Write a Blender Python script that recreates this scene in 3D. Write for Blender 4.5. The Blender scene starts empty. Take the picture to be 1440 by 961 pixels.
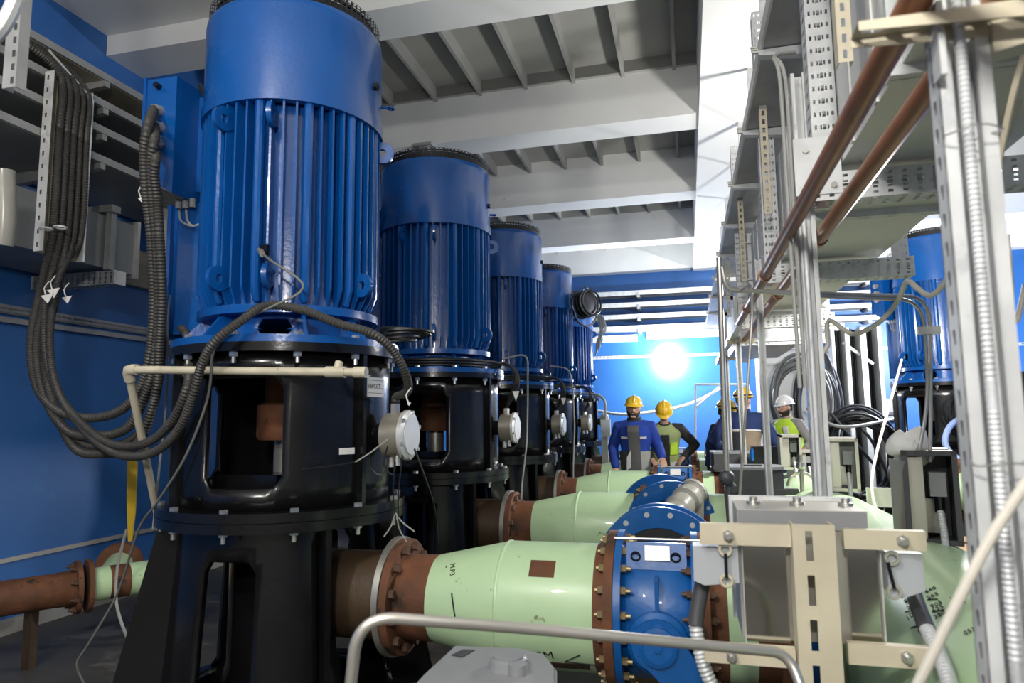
import bpy, math, random
from mathutils import Vector, Matrix
from math import sin, cos, pi, radians
random.seed(7)
scene = bpy.context.scene
COL = scene.collection
V = Vector

# ------------------------------------------------------------------ camera
CAM = V((0, 0, 1.5)); FPX = 960.0
_yaw, _pit, _rol = radians(14.3), radians(6.4), radians(.66)
FW = V((-sin(_yaw)*cos(_pit), cos(_yaw)*cos(_pit), sin(_pit)))
_r0 = V((cos(_yaw), sin(_yaw), 0)); _u0 = _r0.cross(FW)
UP = _u0*cos(_rol) + _r0*sin(_rol); RT = _r0*cos(_rol) - _u0*sin(_rol)
cam = bpy.data.objects.new('camera', bpy.data.cameras.new('camera')); COL.objects.link(cam)
cam.matrix_world = Matrix(((RT.x, UP.x, -FW.x, CAM.x), (RT.y, UP.y, -FW.y, CAM.y), (RT.z, UP.z, -FW.z, CAM.z), (0, 0, 0, 1)))
cam.data.lens = 24; cam.data.sensor_width = 36; cam.data.clip_start = .05
cam.data.dof.use_dof = True; cam.data.dof.focus_distance = 4.6; cam.data.dof.aperture_fstop = 3.2
scene.camera = cam
def ray(x, y): return FW + RT*((x-720)/FPX) - UP*((y-480.5)/FPX)
def at(x, y, d): return CAM + ray(x, y)*d
def onX(x, y, X): r = ray(x, y); return CAM + r*((X-CAM.x)/r.x)
def onY(x, y, Y): r = ray(x, y); return CAM + r*((Y-CAM.y)/r.y)
def onZ(x, y, Z): r = ray(x, y); return CAM + r*((Z-CAM.z)/r.z)

# ------------------------------------------------------------------ world, lights, exposure
scene.view_settings.view_transform = 'Standard'; scene.view_settings.look = 'None'
scene.view_settings.exposure = 0.1; scene.view_settings.gamma = 1
w = bpy.data.worlds.new('world'); scene.world = w; w.use_nodes = True
w.node_tree.nodes['Background'].inputs[0].default_value = (.5, .55, .6, 1)
w.node_tree.nodes['Background'].inputs[1].default_value = .05
def lamp(name, loc, power, r=.15, col=(1, .97, .92), kind='POINT', aim=None, spot=120):
    l = bpy.data.lights.new(name, kind); l.energy = power; l.color = col
    l.shadow_soft_size = r
    o = bpy.data.objects.new(name, l); COL.objects.link(o); o.location = loc
    if kind == 'SPOT': l.spot_size = radians(spot); l.spot_blend = .6
    if aim is not None: o.rotation_euler = (V(aim)-V(loc)).to_track_quat('-Z', 'Y').to_euler()
    return o
lamp('floodlight_near_pumps', (-1.8, -1.1, 3.9), 250, .12)
lamp('floodlight_near_cabinet', (-.1, -1.0, 2.75), 240, .12)
lamp('floodlight_aisle', (2.0, 6.1, 2.62), 400, .16)
lamp('floodlight_rear', (4.3, 12.4, 2.9), 1000, .12, (.95, .98, 1))
lamp('floodlight_far_wall', (-.36, 14.42, 2.72), 330, .16, (.9, .96, 1))

# ------------------------------------------------------------------ materials
MATS = {}
def mat(name, col, rough=.5, metal=0., var=.12, sc=5., bump=0., bsc=60., spot=None, spot_amt=.6, spot_sc=4., coat=0., emit=0., stretch=None, trans=0., alpha=1.):
    m = bpy.data.materials.new(name); m.use_nodes = True; MATS[name] = m
    nt = m.node_tree; b = nt.nodes['Principled BSDF']; L = nt.links.new
    tc = nt.nodes.new('ShaderNodeTexCoord'); src = tc.outputs['Object']
    if stretch:
        mp = nt.nodes.new('ShaderNodeMapping'); mp.inputs['Scale'].default_value = stretch; L(src, mp.inputs[0]); src = mp.outputs[0]
    n = nt.nodes.new('ShaderNodeTexNoise'); n.inputs['Scale'].default_value = sc; n.inputs['Detail'].default_value = 6; L(src, n.inputs['Vector'])
    r = nt.nodes.new('ShaderNodeValToRGB'); L(n.outputs['Fac'], r.inputs[0])
    r.color_ramp.elements[0].position = .3; r.color_ramp.elements[1].position = .7
    r.color_ramp.elements[0].color = [c*(1-var) for c in col] + [1]
    r.color_ramp.elements[1].color = [min(1, c*(1+var)) for c in col] + [1]
    out = r.outputs[0]
    if spot:
        n2 = nt.nodes.new('ShaderNodeTexNoise'); n2.inputs['Scale'].default_value = spot_sc; n2.inputs['Detail'].default_value = 8; n2.inputs['Roughness'].default_value = .65
        L(src, n2.inputs['Vector'])
        r2 = nt.nodes.new('ShaderNodeValToRGB'); L(n2.outputs['Fac'], r2.inputs[0])
        r2.color_ramp.elements[0].position = spot_amt; r2.color_ramp.elements[1].position = min(1, spot_amt+.06)
        r2.color_ramp.elements[0].color = (0, 0, 0, 1); r2.color_ramp.elements[1].color = (1, 1, 1, 1)
        mx = nt.nodes.new('ShaderNodeMixRGB'); L(r2.outputs[0], mx.inputs[0]); L(out, mx.inputs[1]); mx.inputs[2].default_value = (*spot, 1)
        out = mx.outputs[0]
    L(out, b.inputs['Base Color'])
    b.inputs['Roughness'].default_value = rough; b.inputs['Metallic'].default_value = metal
    b.inputs['Coat Weight'].default_value = coat; b.inputs['Transmission Weight'].default_value = trans; b.inputs['Alpha'].default_value = alpha
    mr = nt.nodes.new('ShaderNodeMapRange'); L(n.outputs['Fac'], mr.inputs[0]); mr.inputs[3].default_value = max(.02, rough*.8); mr.inputs[4].default_value = min(1, rough*1.25)
    L(mr.outputs[0], b.inputs['Roughness'])
    if bump:
        n3 = nt.nodes.new('ShaderNodeTexNoise'); n3.inputs['Scale'].default_value = bsc; n3.inputs['Detail'].default_value = 4; L(src, n3.inputs['Vector'])
        bp = nt.nodes.new('ShaderNodeBump'); bp.inputs['Strength'].default_value = bump; bp.inputs['Distance'].default_value = .01
        L(n3.outputs['Fac'], bp.inputs['Height']); L(bp.outputs[0], b.inputs['Normal'])
    if emit:
        b.inputs['Emission Color'].default_value = (*col, 1); b.inputs['Emission Strength'].default_value = emit
    return m
BLUE = mat('motor_blue_paint', (.003, .085, .34), .25, var=.10, sc=3, bump=.12, bsc=40, coat=.25)
BLUE2 = mat('valve_blue_paint', (.004, .10, .35), .36, var=.12, sc=6, bump=.15, bsc=30, coat=.2)
BLACK = mat('black_gloss_paint', (.006, .006, .007), .20, var=.3, sc=4, bump=.07, bsc=40)
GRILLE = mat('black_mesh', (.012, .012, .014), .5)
WALLB = mat('blue_wall_paint', (.024, .118, .36), .42, var=.10, sc=1.2, bump=.08, bsc=14, spot=(.02, .155, .38), spot_amt=.63, spot_sc=2.5)
WHITE = mat('white_ceiling_paint', (.74, .74, .72), .7, var=.04, sc=1.5, bump=.1, bsc=8, spot=(.55, .54, .5), spot_amt=.68, spot_sc=3)
DECK = mat('grey_deck_paint', (.36, .36, .34), .7, var=.05, sc=2)
FLOOR = mat('dark_concrete', (.06, .056, .05), .55, var=.35, sc=2.2, bump=.2, bsc=20, spot=(.14, .13, .115), spot_amt=.56, spot_sc=1.6)
CONC = mat('pale_concrete', (.33, .32, .30), .8, var=.15, sc=3, bump=.25, bsc=25)
GREEN = mat('mint_primer', (.52, .71, .42), .33, var=.05, sc=3, spot=(.17, .2, .09), spot_amt=.665, spot_sc=9, coat=.15)
RUST = mat('rust_brown', (.135, .052, .022), .75, var=.4, sc=7, bump=.35, bsc=50, spot=(.035, .018, .01), spot_amt=.58, spot_sc=6)
DRUST = mat('dark_rust_pipe', (.055, .034, .018), .5, var=.4, sc=4, bump=.25, bsc=30)
RIM = mat('machined_rim', (.42, .40, .36), .38, metal=.7, var=.2)
BOLT = mat('zinc_bolt', (.55, .54, .51), .32, metal=.85, var=.15)
RBOLT = mat('rusted_bolt', (.12, .07, .045), .6, metal=.3, var=.3)
BRASSB = mat('yellowed_bolt', (.32, .25, .13), .42, metal=.5, var=.3)
GALV = mat('galvanised_steel', (.60, .61, .61), .45, metal=.2, var=.14, sc=7, spot=(.48, .49, .5), spot_amt=.57, spot_sc=9)
GALVD = mat('weathered_galvanised_steel', (.36, .36, .35), .48, metal=.4, var=.14, sc=7)
DUCT = mat('duct_sheet_metal', (.62, .62, .60), .45, metal=.25, var=.08, sc=2)
DUCTD = mat('grey_duct_sheet', (.26, .27, .275), .45, metal=.3, var=.12, sc=3)
STEEL = mat('stainless_steel', (.55, .54, .50), .12, metal=1, var=.08, sc=3)
STEELM = mat('matt_stainless', (.60, .57, .51), .36, metal=.75, var=.08, sc=4)
BEIGE = mat('beige_painted_metal', (.56, .50, .37), .55, var=.1, sc=5)
BEIGEB = mat('beige_board', (.40, .36, .27), .8, var=.12, sc=3)
COPPER = mat('primed_red_brown_pipe', (.34, .14, .065), .38, metal=.25, var=.22, sc=5, spot=(.34, .26, .19), spot_amt=.66, spot_sc=14)
RUBBER = mat('black_conduit', (.05, .047, .042), .48, var=.2)
CABLE = mat('black_cable', (.012, .012, .013), .42)
GREYCAB = mat('grey_cable', (.33, .33, .31), .5)
WHITECAB = mat('white_cable', (.62, .58, .50), .55, var=.08)
PVC = mat('aged_white_pvc', (.56, .51, .38), .42, var=.12, sc=8, spot=(.3, .24, .14), spot_amt=.66, spot_sc=12)
GREYP = mat('grey_painted_casting', (.25, .255, .265), .38, var=.06, coat=.1)
DGREY = mat('dark_grey_casting', (.055, .056, .062), .42, var=.12)
LGREY = mat('light_grey_plastic', (.42, .435, .46), .45, var=.05)
BOXM = mat('tan_grey_casting', (.36, .33, .27), .38, metal=.45, var=.15, sc=9, bump=.15, bsc=70)
PALE = mat('pale_cover_metal', (.62, .62, .60), .35, metal=.3, var=.08)
PAPER = mat('white_label', (.78, .77, .74), .6, var=.03)
INK = mat('black_marker', (.01, .01, .01), .7)
YELLOW = mat('yellow_strap', (.55, .37, .02), .6, var=.25)
WOOD = mat('weathered_planks', (.27, .175, .095), .75, var=.25, sc=3, stretch=(6, 1, 6))
GLASS = mat('clear_acrylic', (.9, .93, .92), .05, trans=1.)
PLASTIC = mat('clear_film', (.45, .44, .38), .22, var=.15, trans=.25)
REDP = mat('red_paint', (.45, .02, .015), .45)
BULB = mat('lamp_glass', (.96, .98, 1), .4, emit=60)
SKIN = mat('skin', (.52, .30, .21), .5, var=.06)
BEARD = mat('dark_hair', (.02, .014, .01), .7, var=.3, sc=60)
JBLUE = mat('royal_blue_workwear', (.012, .045, .30), .85, var=.18, sc=9, bump=.3, bsc=14)
JNAVY = mat('navy_workwear', (.012, .028, .105), .85, var=.2, sc=9, bump=.3, bsc=14)
CLOTHB = mat('charcoal_cloth', (.022, .023, .027), .85, var=.2, bump=.3, bsc=14)
CLOTHG = mat('grey_shirt_cloth', (.085, .085, .085), .85, var=.2, bump=.3, bsc=14)
CLOTHLG = mat('light_grey_shirt_cloth', (.30, .29, .28), .85, var=.1)
TAN = mat('tan_workwear', (.26, .20, .14), .85, var=.15, bump=.3, bsc=14)
KHAKI = mat('khaki_trousers_cloth', (.16, .135, .075), .85, var=.15)
HIVIS = mat('hi_vis_yellow', (.52, .78, .05), .7, var=.06)
HIVISD = mat('faded_hi_vis', (.30, .36, .15), .7, var=.1)
SILVER = mat('reflective_tape', (.62, .63, .62), .4, var=.05)
HATY = mat('yellow_helmet_shell', (.80, .50, .02), .3, var=.04, coat=.3)
HATW = mat('white_helmet_shell', (.80, .80, .79), .3, var=.03, coat=.3)
EYEW = mat('eye_white', (.6, .58, .55), .3); EYED = mat('eye_dark', (.02, .012, .008), .25)

# ------------------------------------------------------------------ mesh helpers
def frame(n, hint=None):
    n = V(n).normalized(); h = V(hint) if hint is not None else (V((0, 0, 1)) if abs(n.z) < .95 else V((1, 0, 0)))
    u = h - n*h.dot(n)
    if u.length < 1e-6: u = n.orthogonal()
    u.normalize(); return u, n.cross(u)
class MB:
    def __init__(s): s.v = []; s.f = []
    def add(s, vs, fs):
        k = len(s.v); s.v += [V(p) for p in vs]; s.f += [tuple(k+i for i in f) for f in fs]; return s
    def box(s, c, size, ax=None):
        c = V(c); X, Y, Z = ax if ax else (V((1, 0, 0)), V((0, 1, 0)), V((0, 0, 1)))
        a, b, d = [q/2 for q in size]
        p = [c+X*(i*a)+Y*(j*b)+Z*(k*d) for i in (-1, 1) for j in (-1, 1) for k in (-1, 1)]
        return s.add(p, [(0, 1, 3, 2), (4, 6, 7, 5), (0, 4, 5, 1), (2, 3, 7, 6), (0, 2, 6, 4), (1, 5, 7, 3)])
    def bb(s, lo, hi):
        lo, hi = V(lo), V(hi); return s.box((lo+hi)/2, hi-lo)
    def bar(s, p0, p1, wd, ht, up=(0, 0, 1)):
        p0, p1 = V(p0), V(p1); n = (p1-p0); L = n.length; n.normalize(); u, v = frame(n, up)
        return s.box((p0+p1)/2, (L, wd, ht), (n, v, u))
    def cyl(s, p0, p1, r, n=16, r2=None, caps=True):
        p0, p1 = V(p0), V(p1); r2 = r if r2 is None else r2; u, v = frame(p1-p0)
        P = [p+(u*cos(2*pi*i/n)+v*sin(2*pi*i/n))*q for p, q in ((p0, r), (p1, r2)) for i in range(n)]
        F = [(i, (i+1) % n, n+(i+1) % n, n+i) for i in range(n)]
        if caps: F += [tuple(range(n))[::-1], tuple(range(n, 2*n))]
        return s.add(P, F)
    def lathe(s, o, ax, prof, n=48, closed=False, hint=None):   # prof: (r, h) along axis
        o = V(o); a = V(ax).normalized(); u, v = frame(a, hint)
        P = [o+a*h+(u*cos(2*pi*i/n)+v*sin(2*pi*i/n))*r for r, h in prof for i in range(n)]
        m = len(prof); F = []
        for j in range(m if closed else m-1):
            k = (j+1) % m
            F += [(j*n+i, j*n+(i+1) % n, k*n+(i+1) % n, k*n+i) for i in range(n)]
        if not closed:
            if prof[0][0] > 1e-4: F.append(tuple(range(n))[::-1])
            if prof[-1][0] > 1e-4: F.append(tuple((m-1)*n+i for i in range(n)))
        return s.add(P, F)
    def ring(s, o, ax, r0, r1, h0, h1, n=48): return s.lathe(o, ax, [(r0, h0), (r1, h0), (r1, h1), (r0, h1)], n, True)
    def prism(s, pts, ext):     # planar polygon extruded by vector
        pts = [V(p) for p in pts]; n = len(pts); e = V(ext)
        return s.add(pts+[p+e for p in pts], [tuple(range(n))[::-1], tuple(range(n, 2*n))]+[(i, (i+1) % n, n+(i+1) % n, n+i) for i in range(n)])
    def tube(s, pts, r, n=8, rib=0., caps=True):
        pts = [V(p) for p in pts]; m = len(pts)
        T = [(pts[min(i+1, m-1)]-pts[max(i-1, 0)]).normalized() for i in range(m)]
        u, _ = frame(T[0]); P = []
        for i in range(m):
            u = u-T[i]*u.dot(T[i])
            if u.length < 1e-5: u = T[i].orthogonal()
            u.normalize(); v = T[i].cross(u)
            q = (r[i] if isinstance(r, (list, tuple)) else r)*(1-rib*(i % 2))
            P += [pts[i]+(u*cos(2*pi*k/n)+v*sin(2*pi*k/n))*q for k in range(n)]
        F = [(j*n+i, j*n+(i+1) % n, (j+1)*n+(i+1) % n, (j+1)*n+i) for j in range(m-1) for i in range(n)]
        if caps: F += [tuple(range(n))[::-1], tuple((m-1)*n+i for i in range(n))]
        return s.add(P, F)
    def chain(s, pts, rs, n=12):     # tapered limb with rounded ends
        pts = [V(p) for p in pts]; out = []; rr = []
        d0 = (pts[0]-pts[1]).normalized(); d1 = (pts[-1]-pts[-2]).normalized()
        for a in (1, .8, .45): out.append(pts[0]+d0*rs[0]*a); rr.append(rs[0]*math.sqrt(max(0, 1-a*a))+.0005)
        out += pts; rr += list(rs)
        for a in (.45, .8, 1): out.append(pts[-1]+d1*rs[-1]*a); rr.append(rs[-1]*math.sqrt(max(0, 1-a*a))+.0005)
        return s.tube(out, rr, n)
    def ell(s, c, r, n=16, m=10, ax=None, z0=-1., fn=None):
        c = V(c); X, Y, Z = ax if ax else (V((1, 0, 0)), V((0, 1, 0)), V((0, 0, 1))); P = []
        t0 = math.asin(max(-1, z0))
        for j in range(m+1):
            t = t0+(pi/2-t0)*j/m
            for i in range(n):
                q = V((cos(t)*cos(2*pi*i/n)*r[0], cos(t)*sin(2*pi*i/n)*r[1], sin(t)*r[2]))
                if fn: q = fn(q)
                P.append(c+X*q.x+Y*q.y+Z*q.z)
        F = [(j*n+i, j*n+(i+1) % n, (j+1)*n+(i+1) % n, (j+1)*n+i) for j in range(m) for i in range(n)]
        F.append(tuple(range(n))[::-1])
        return s.add(P, F)
    def loft(s, rings, n=20):        # rings: (centre, rx, ry, X, Y)
        P = []
        for c, rx, ry, X, Y in rings:
            for i in range(n):
                a = 2*pi*i/n; ca, sa = cos(a), sin(a)
                P.append(V(c)+V(X)*(rx*math.copysign(abs(ca)**.8, ca))+V(Y)*(ry*math.copysign(abs(sa)**.8, sa)))
        m = len(rings)
        F = [(j*n+i, j*n+(i+1) % n, (j+1)*n+(i+1) % n, (j+1)*n+i) for j in range(m-1) for i in range(n)]
        F += [tuple(range(n))[::-1], tuple((m-1)*n+i for i in range(n))]
        return s.add(P, F)
    def perf(s, o, u, v, L, W, pitch, rows):      # sheet with real holes; rows: (v0, v1, hu, hv) hole as fraction of its cell
        o, u, v = V(o), V(u).normalized(), V(v).normalized(); n = max(1, round(L/pitch)); p = L/n; y = 0.
        for v0, v1, hu, hv in rows:
            if v0 > y+1e-6: s.add([o+v*y, o+u*L+v*y, o+u*L+v*v0, o+v*v0], [(0, 1, 2, 3)])
            for i in range(n):
                a = o+u*(i*p)+v*v0; h = v1-v0
                q = [a, a+u*p, a+u*p+v*h, a+v*h]; c = a+u*p/2+v*h/2
                e = [c+u*(x*p*hu/2)+v*(z*h*hv/2) for x, z in ((-1, -1), (1, -1), (1, 1), (-1, 1))]
                s.add(q+e, [(0, 1, 5, 4), (1, 2, 6, 5), (2, 3, 7, 6), (3, 0, 4, 7)])
            y = v1
        if y < W-1e-6: s.add([o+v*y, o+u*L+v*y, o+u*L+v*W, o+v*W], [(0, 1, 2, 3)])
        return s
    def build(s, name, m, parent=None, local=False, smooth=35):
        off = V((0, 0, 0)); p = parent
        if not local:
            while p is not None: off += p.location; p = p.parent
        me = bpy.data.meshes.new(name); me.from_pydata([tuple(q-off) for q in s.v], [], s.f); me.update()
        if smooth:
            me.polygons.foreach_set('use_smooth', [True]*len(me.polygons)); me.set_sharp_from_angle(angle=radians(smooth))
        me.materials.append(m)
        o = bpy.data.objects.new(name, me); COL.objects.link(o); o.parent = parent
        return o
def tag(o, label=None, cat=None, group=None, kind=None):
    if label: o['label'] = label
    if cat: o['category'] = cat
    if group: o['group'] = group
    if kind: o['kind'] = kind
    return o
def empty(name, loc, label, cat, group=None, rz=0):
    o = bpy.data.objects.new(name, None); COL.objects.link(o); o.location = loc; o.rotation_euler.z = rz; o.empty_display_size = .1
    return tag(o, label, cat, group)
def inst(src, M, parent, name=None):
    o = bpy.data.objects.new(name or src.name.split('.')[0], src.data); COL.objects.link(o); o.parent = parent; o.matrix_local = M; return o
def copy_tree(o, parent=None):
    c = o.copy(); COL.objects.link(c); c.parent = parent
    for ch in list(o.children): copy_tree(ch, c)
    return c
def struct(o): o['kind'] = 'structure'; return o
def smooth_path(pts, step=.03):
    pts = [V(p) for p in pts]
    if len(pts) < 3: 
        n = max(1, int((pts[1]-pts[0]).length/step)); return [pts[0].lerp(pts[1], i/n) for i in range(n+1)]
    P = [pts[0]*2-pts[1]]+pts+[pts[-1]*2-pts[-2]]; out = []
    for i in range(1, len(P)-2):
        a, b, c, d = P[i-1:i+3]; n = max(2, int((c-b).length/step))
        for k in range(n):
            t = k/n; out.append(.5*((2*b)+(c-a)*t+(2*a-5*b+4*c-d)*t*t+(3*b-a-3*c+d)*t**3))
    out.append(pts[-1]); return out
def fillet(pts, r, n=6):           # polyline with rounded corners
    pts = [V(p) for p in pts]; out = [pts[0]]
    for a, b, c in zip(pts, pts[1:], pts[2:]):
        d0 = (a-b); d1 = (c-b); q = min(r, d0.length*.45, d1.length*.45); p0 = b+d0.normalized()*q; p1 = b+d1.normalized()*q
        out += [p0*(1-t)**2+b*2*t*(1-t)+p1*t*t for t in [k/n for k in range(n+1)]]
    out.append(pts[-1]); return out
def wire(name, pts, r, m, label, cat='cable', group=None, parent=None, n=6, step=.03, rib=0., raw=False):
    P = pts if raw else smooth_path(pts, step)
    o = MB().tube(P, r, n, rib).build(name, m, parent)
    if parent is None: tag(o, label, cat, group)
    return o
def conduit(name, pts, r, label, group=None, m=None, parent=None, pitch=.0065):
    return wire(name, pts, r, m or RUBBER, label, 'conduit', group, parent, 10, pitch, .17)
def hexbolt(mb, p, ax, r=.018, h=.014, shank=.0, sr=.5):
    p = V(p); a = V(ax).normalized(); mb.cyl(p, p+a*h, r, 6)
    if shank: mb.cyl(p+a*h, p+a*(h+shank), r*sr, 8)
    return mb
FONT = {}
def text_mesh(s, size, extr=.0006):
    c = bpy.data.curves.new('lettering', 'FONT'); c.body = s; c.size = size; c.extrude = extr; c.align_x = 'CENTER'; c.align_y = 'CENTER'; c.resolution_u = 2
    o = bpy.data.objects.new('lettering', c); COL.objects.link(o)
    me = bpy.data.meshes.new_from_object(o.evaluated_get(bpy.context.evaluated_depsgraph_get()))
    bpy.data.objects.remove(o); bpy.data.curves.remove(c); return me
def lettering(s, size, fn, parent, m=None, name='lettering'):       # fn maps (x, y, z) of flat text to the world
    me = text_mesh(s, size); off = V((0, 0, 0)); p = parent
    while p is not None: off += p.location; p = p.parent
    for v in me.vertices: v.co = fn(v.co)-off
    me.materials.clear(); me.materials.append(m or INK); me.name = name
    o = bpy.data.objects.new(name, me); COL.objects.link(o); o.parent = parent; return o
# ------------------------------------------------------------------ the room
WL, WR, WN, WF, ZC, ZB = -4.82, 6.6, -4.2, 15.3, 5.37, 4.7
struct(MB().bb((WL-.2, WN-.2, -.2), (WR+.2, WF+.2, 0)).build('floor', FLOOR))
struct(MB().bb((WL-.2, WN-.2, 0), (WL, WF+.2, ZC)).build('wall_left', WALLB))
struct(MB().bb((WR, WN-.2, 0), (WR+.2, WF+.2, ZC)).build('wall_right', WALLB))
struct(MB().bb((WL, WF, 0), (WR, WF+.2, ZC)).build('wall_back', WALLB))
struct(MB().bb((WL, WN-.2, 0), (WR, WN, ZC)).build('wall_front', CONC))
ceil = struct(MB().bb((WL-.2, WN-.2, ZC), (WR+.2, WF+.2, ZC+.15)).build('ceiling', DECK))
base = struct(MB().bb((WL, WN, 0), (WL+.05, WF, .10)).build('baseboard_left', CONC))
ledge = struct(MB().bb((WL, WN, .505), (WL+.022, WF, .535)).build('trim_7', CONC))
for k in range(-1, 5):
    y = 4.62+2.6*k
    struct(MB().bb((WL, y, ZB), (WR, y+.42 if k < 4 else WF, ZC)).build('trim_%d' % (k+2), WHITE))
struct(MB().bb((.235, WN, ZB-.03), (1.55, WF, ZC)).build('trim_8', WHITE))
struct(MB().bb((WL, WN, 4.885), (WR, 4.62, ZC)).build('trim_9', WHITE))
rib = MB().bb((-.018, 0, -.16), (.018, 2.18, 0)).build('rib', DECK, ceil, local=True); rib.location = (0, 4.62+.42, ZC)
rib.location = (-6.0+.0, -90, 0)
first = True
for k in range(-1, 4):
    y0 = 4.62+2.6*k+.42
    for j in range(9):
        x = -4.36+.545*j
        if x > .2: continue
        if first: rib.location = (x, y0, ZC); first = False
        else: inst(rib, Matrix.Translation((x, y0, ZC)), ceil)
edge = MB().bb((WL, 0, -.13), (.235, .05, 0)).build('edge_angle', DECK, ceil, local=True); edge.location = (0, 4.62+2.55, ZC)
for k in (-1, 0, 2, 3): inst(edge, Matrix.Translation((0, 4.62+2.6*k+2.55, ZC)), ceil)
# pale pads and planks on the floor
tag(MB().bb((-2.75, 2.2, 0), (-.4, 13.2, .05)).build('pump_plinth', FLOOR), 'low dark concrete plinth under the row of five pumps', 'plinth')
pl = empty('plank_deck', (2.2, 10.4, 0), 'weathered wooden planks laid on the floor beside the cable coil and rear cabinets', 'planks')
for i in range(9): MB().bb((1.6, 9.2+i*.24, .02), (4.6, 9.42+i*.24, .06+.01*(i % 3))).build('plank', WOOD, pl)
pl = empty('plank_deck', (2.1, 4.6, 0), 'rough wooden planks on the floor beneath the open cabinet and blue lever valve', 'planks')
for i in range(8): MB().bb((1.45, 4.3+i*.3, .40), (3.6, 4.58+i*.3, .45+.012*(i % 2))).build('plank', WOOD, pl)
MB().bb((1.6, 4.4, 0), (3.5, 6.6, .40)).build('trestle', FLOOR, pl)
# left wall: slotted strip
st = empty('slotted_wall_rail', (WL, 4, 2.33), 'long galvanised slotted rail fixed to the blue wall beside the nearest pump', 'rail')
m = MB().perf((WL+.045, .5, 2.31), (0, 1, 0), (0, 0, 1), 10, .05, .05, [(.014, .034, .55, .8)])
m.bb((WL, .5, 2.30), (WL+.03, 10.5, 2.36)); m.bb((WL, .5, 2.36), (WL+.046, 10.5, 2.364)); m.build('slotted_strip', GALVD, st)
MB().bb((WL, .5, 2.235), (WL+.04, 10.5, 2.275)).build('lower_strip', GALVD, st)
# far wall rails
for i, (z, zz) in enumerate(((4.19, 0), (3.93, 0), (3.67, 0), (3.42, 0))):
    nm = ('topmost', 'second from top', 'third from top', 'lowest')[i]
    r = empty('cable_ladder', (-.6, WF, z), 'grey cable ladder along the far blue wall, %s of four' % nm, 'cable ladder', 'cable ladders on the far wall')
    MB().bb((-4.5, WF-.42, z-.045), (6, WF-.39, z+.045)).build('front_rail', GALV, r)
    MB().bb((-4.5, WF-.05, z-.045), (6, WF-.02, z+.045)).build('rear_rail', GALVD, r)
    MB().bb((-4.5, WF-.39, z-.04), (6, WF-.05, z-.03)).build('tray_sheet', GALVD, r)
    for x in (-3.3, -.95, 1.4, 3.6): MB().bb((x-.03, WF-.44, z-.1), (x+.03, WF, z-.045)).build('bracket', GALVD, r)
tag(MB().bb((-4.4, WF-.06, 3.16), (-1.02, WF, 3.31)).build('wall_board', PALE), 'pale flat board on the far wall beside the pumps, under the cable ladders', 'board')
tag(MB().bb((-.82, WF-.06, 3.2), (3.2, WF, 3.36)).build('wall_board', PALE), 'pale flat board on the far wall above the bright work lamp', 'board')
m = MB().perf((-4.6, WF-.045, 2.79), (1, 0, 0), (0, 0, 1), 11, .06, .08, [(.018, .042, .55, .8)]); m.bb((-4.6, WF-.044, 2.79), (6.4, WF, 2.80)); m.bb((-4.6, WF-.044, 2.84), (6.4, WF, 2.85))
tag(m.build('slotted_wall_rail', GALV), 'galvanised slotted rail running along the far blue wall behind the lamp', 'rail')
# far work lamp: globe made oversized to imitate its glare and wall halo, on a stem
lp = empty('work_lamp', (-.36, WF-.5, 2.72), 'bright white round work lamp glowing on the far blue wall', 'lamp')
MB().ell((-.36, WF-.45, 2.72), (.33, .33, .33), 24, 16).build('globe', BULB, lp)
MB().cyl((-.36, WF-.22, 2.72), (-.36, WF, 2.72), .04, 12).build('stem', GALV, lp)
m = MB()
m.tube(smooth_path([onY(838, 578, 15.28), onY(880, 583, 14.6), onY(945, 575, 14.6), onY(985, 562, 14.8), onY(1012, 547, 15.28)], .05), .03, 8)
tag(m.build('white_hose', WHITECAB), 'white hose sagging across the far blue wall behind the two workers', 'hose')
fr = empty('tube_frame', onY(980, 560, 13.6), 'thin pale square tube frame standing in front of the far wall', 'frame')
a, b, c = onY(976, 650, 13.6), onY(978, 541, 13.6), onY(1052, 541, 13.6); a.z = 0
MB().tube([a, b], .022, 8).build('post', GALV, fr); MB().tube([b, c], .022, 8).build('crossbar', GALV, fr)
MB().tube([onY(978, 574, 13.6), onY(1015, 541, 13.6)], .016, 8).build('brace', GALV, fr)
c2 = c.copy(); c2.z = 0; MB().tube([c2, c], .022, 8).build('post', GALV, fr)
# white column and panels behind the white-helmeted worker
wc = empty('white_column', (1.55, 12.5, 0), 'white painted concrete column behind the worker in the white helmet', 'column')
MB().bb((1.22, 12.5, 0), (1.96, 13.1, 3.2)).build('shaft', WHITE, wc); MB().bb((1.16, 12.45, 2.62), (2.02, 13.15, 2.76)).build('collar', WHITE, wc)
MB().bb((1.26, 12.47, 2.36), (1.95, 12.5, 2.385)).build('clamp_strip', GALVD, wc)
b = empty('alarm_box', onY(1054, 498, 12.4), 'small red and white box on the side of the white column', 'box')
MB().box(onY(1059, 498, 12.4), (.1, .12, .16)).build('red_cover', REDP, b); MB().box(onY(1047, 502, 12.4), (.16, .12, .2)).build('box_body', LGREY, b)
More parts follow.
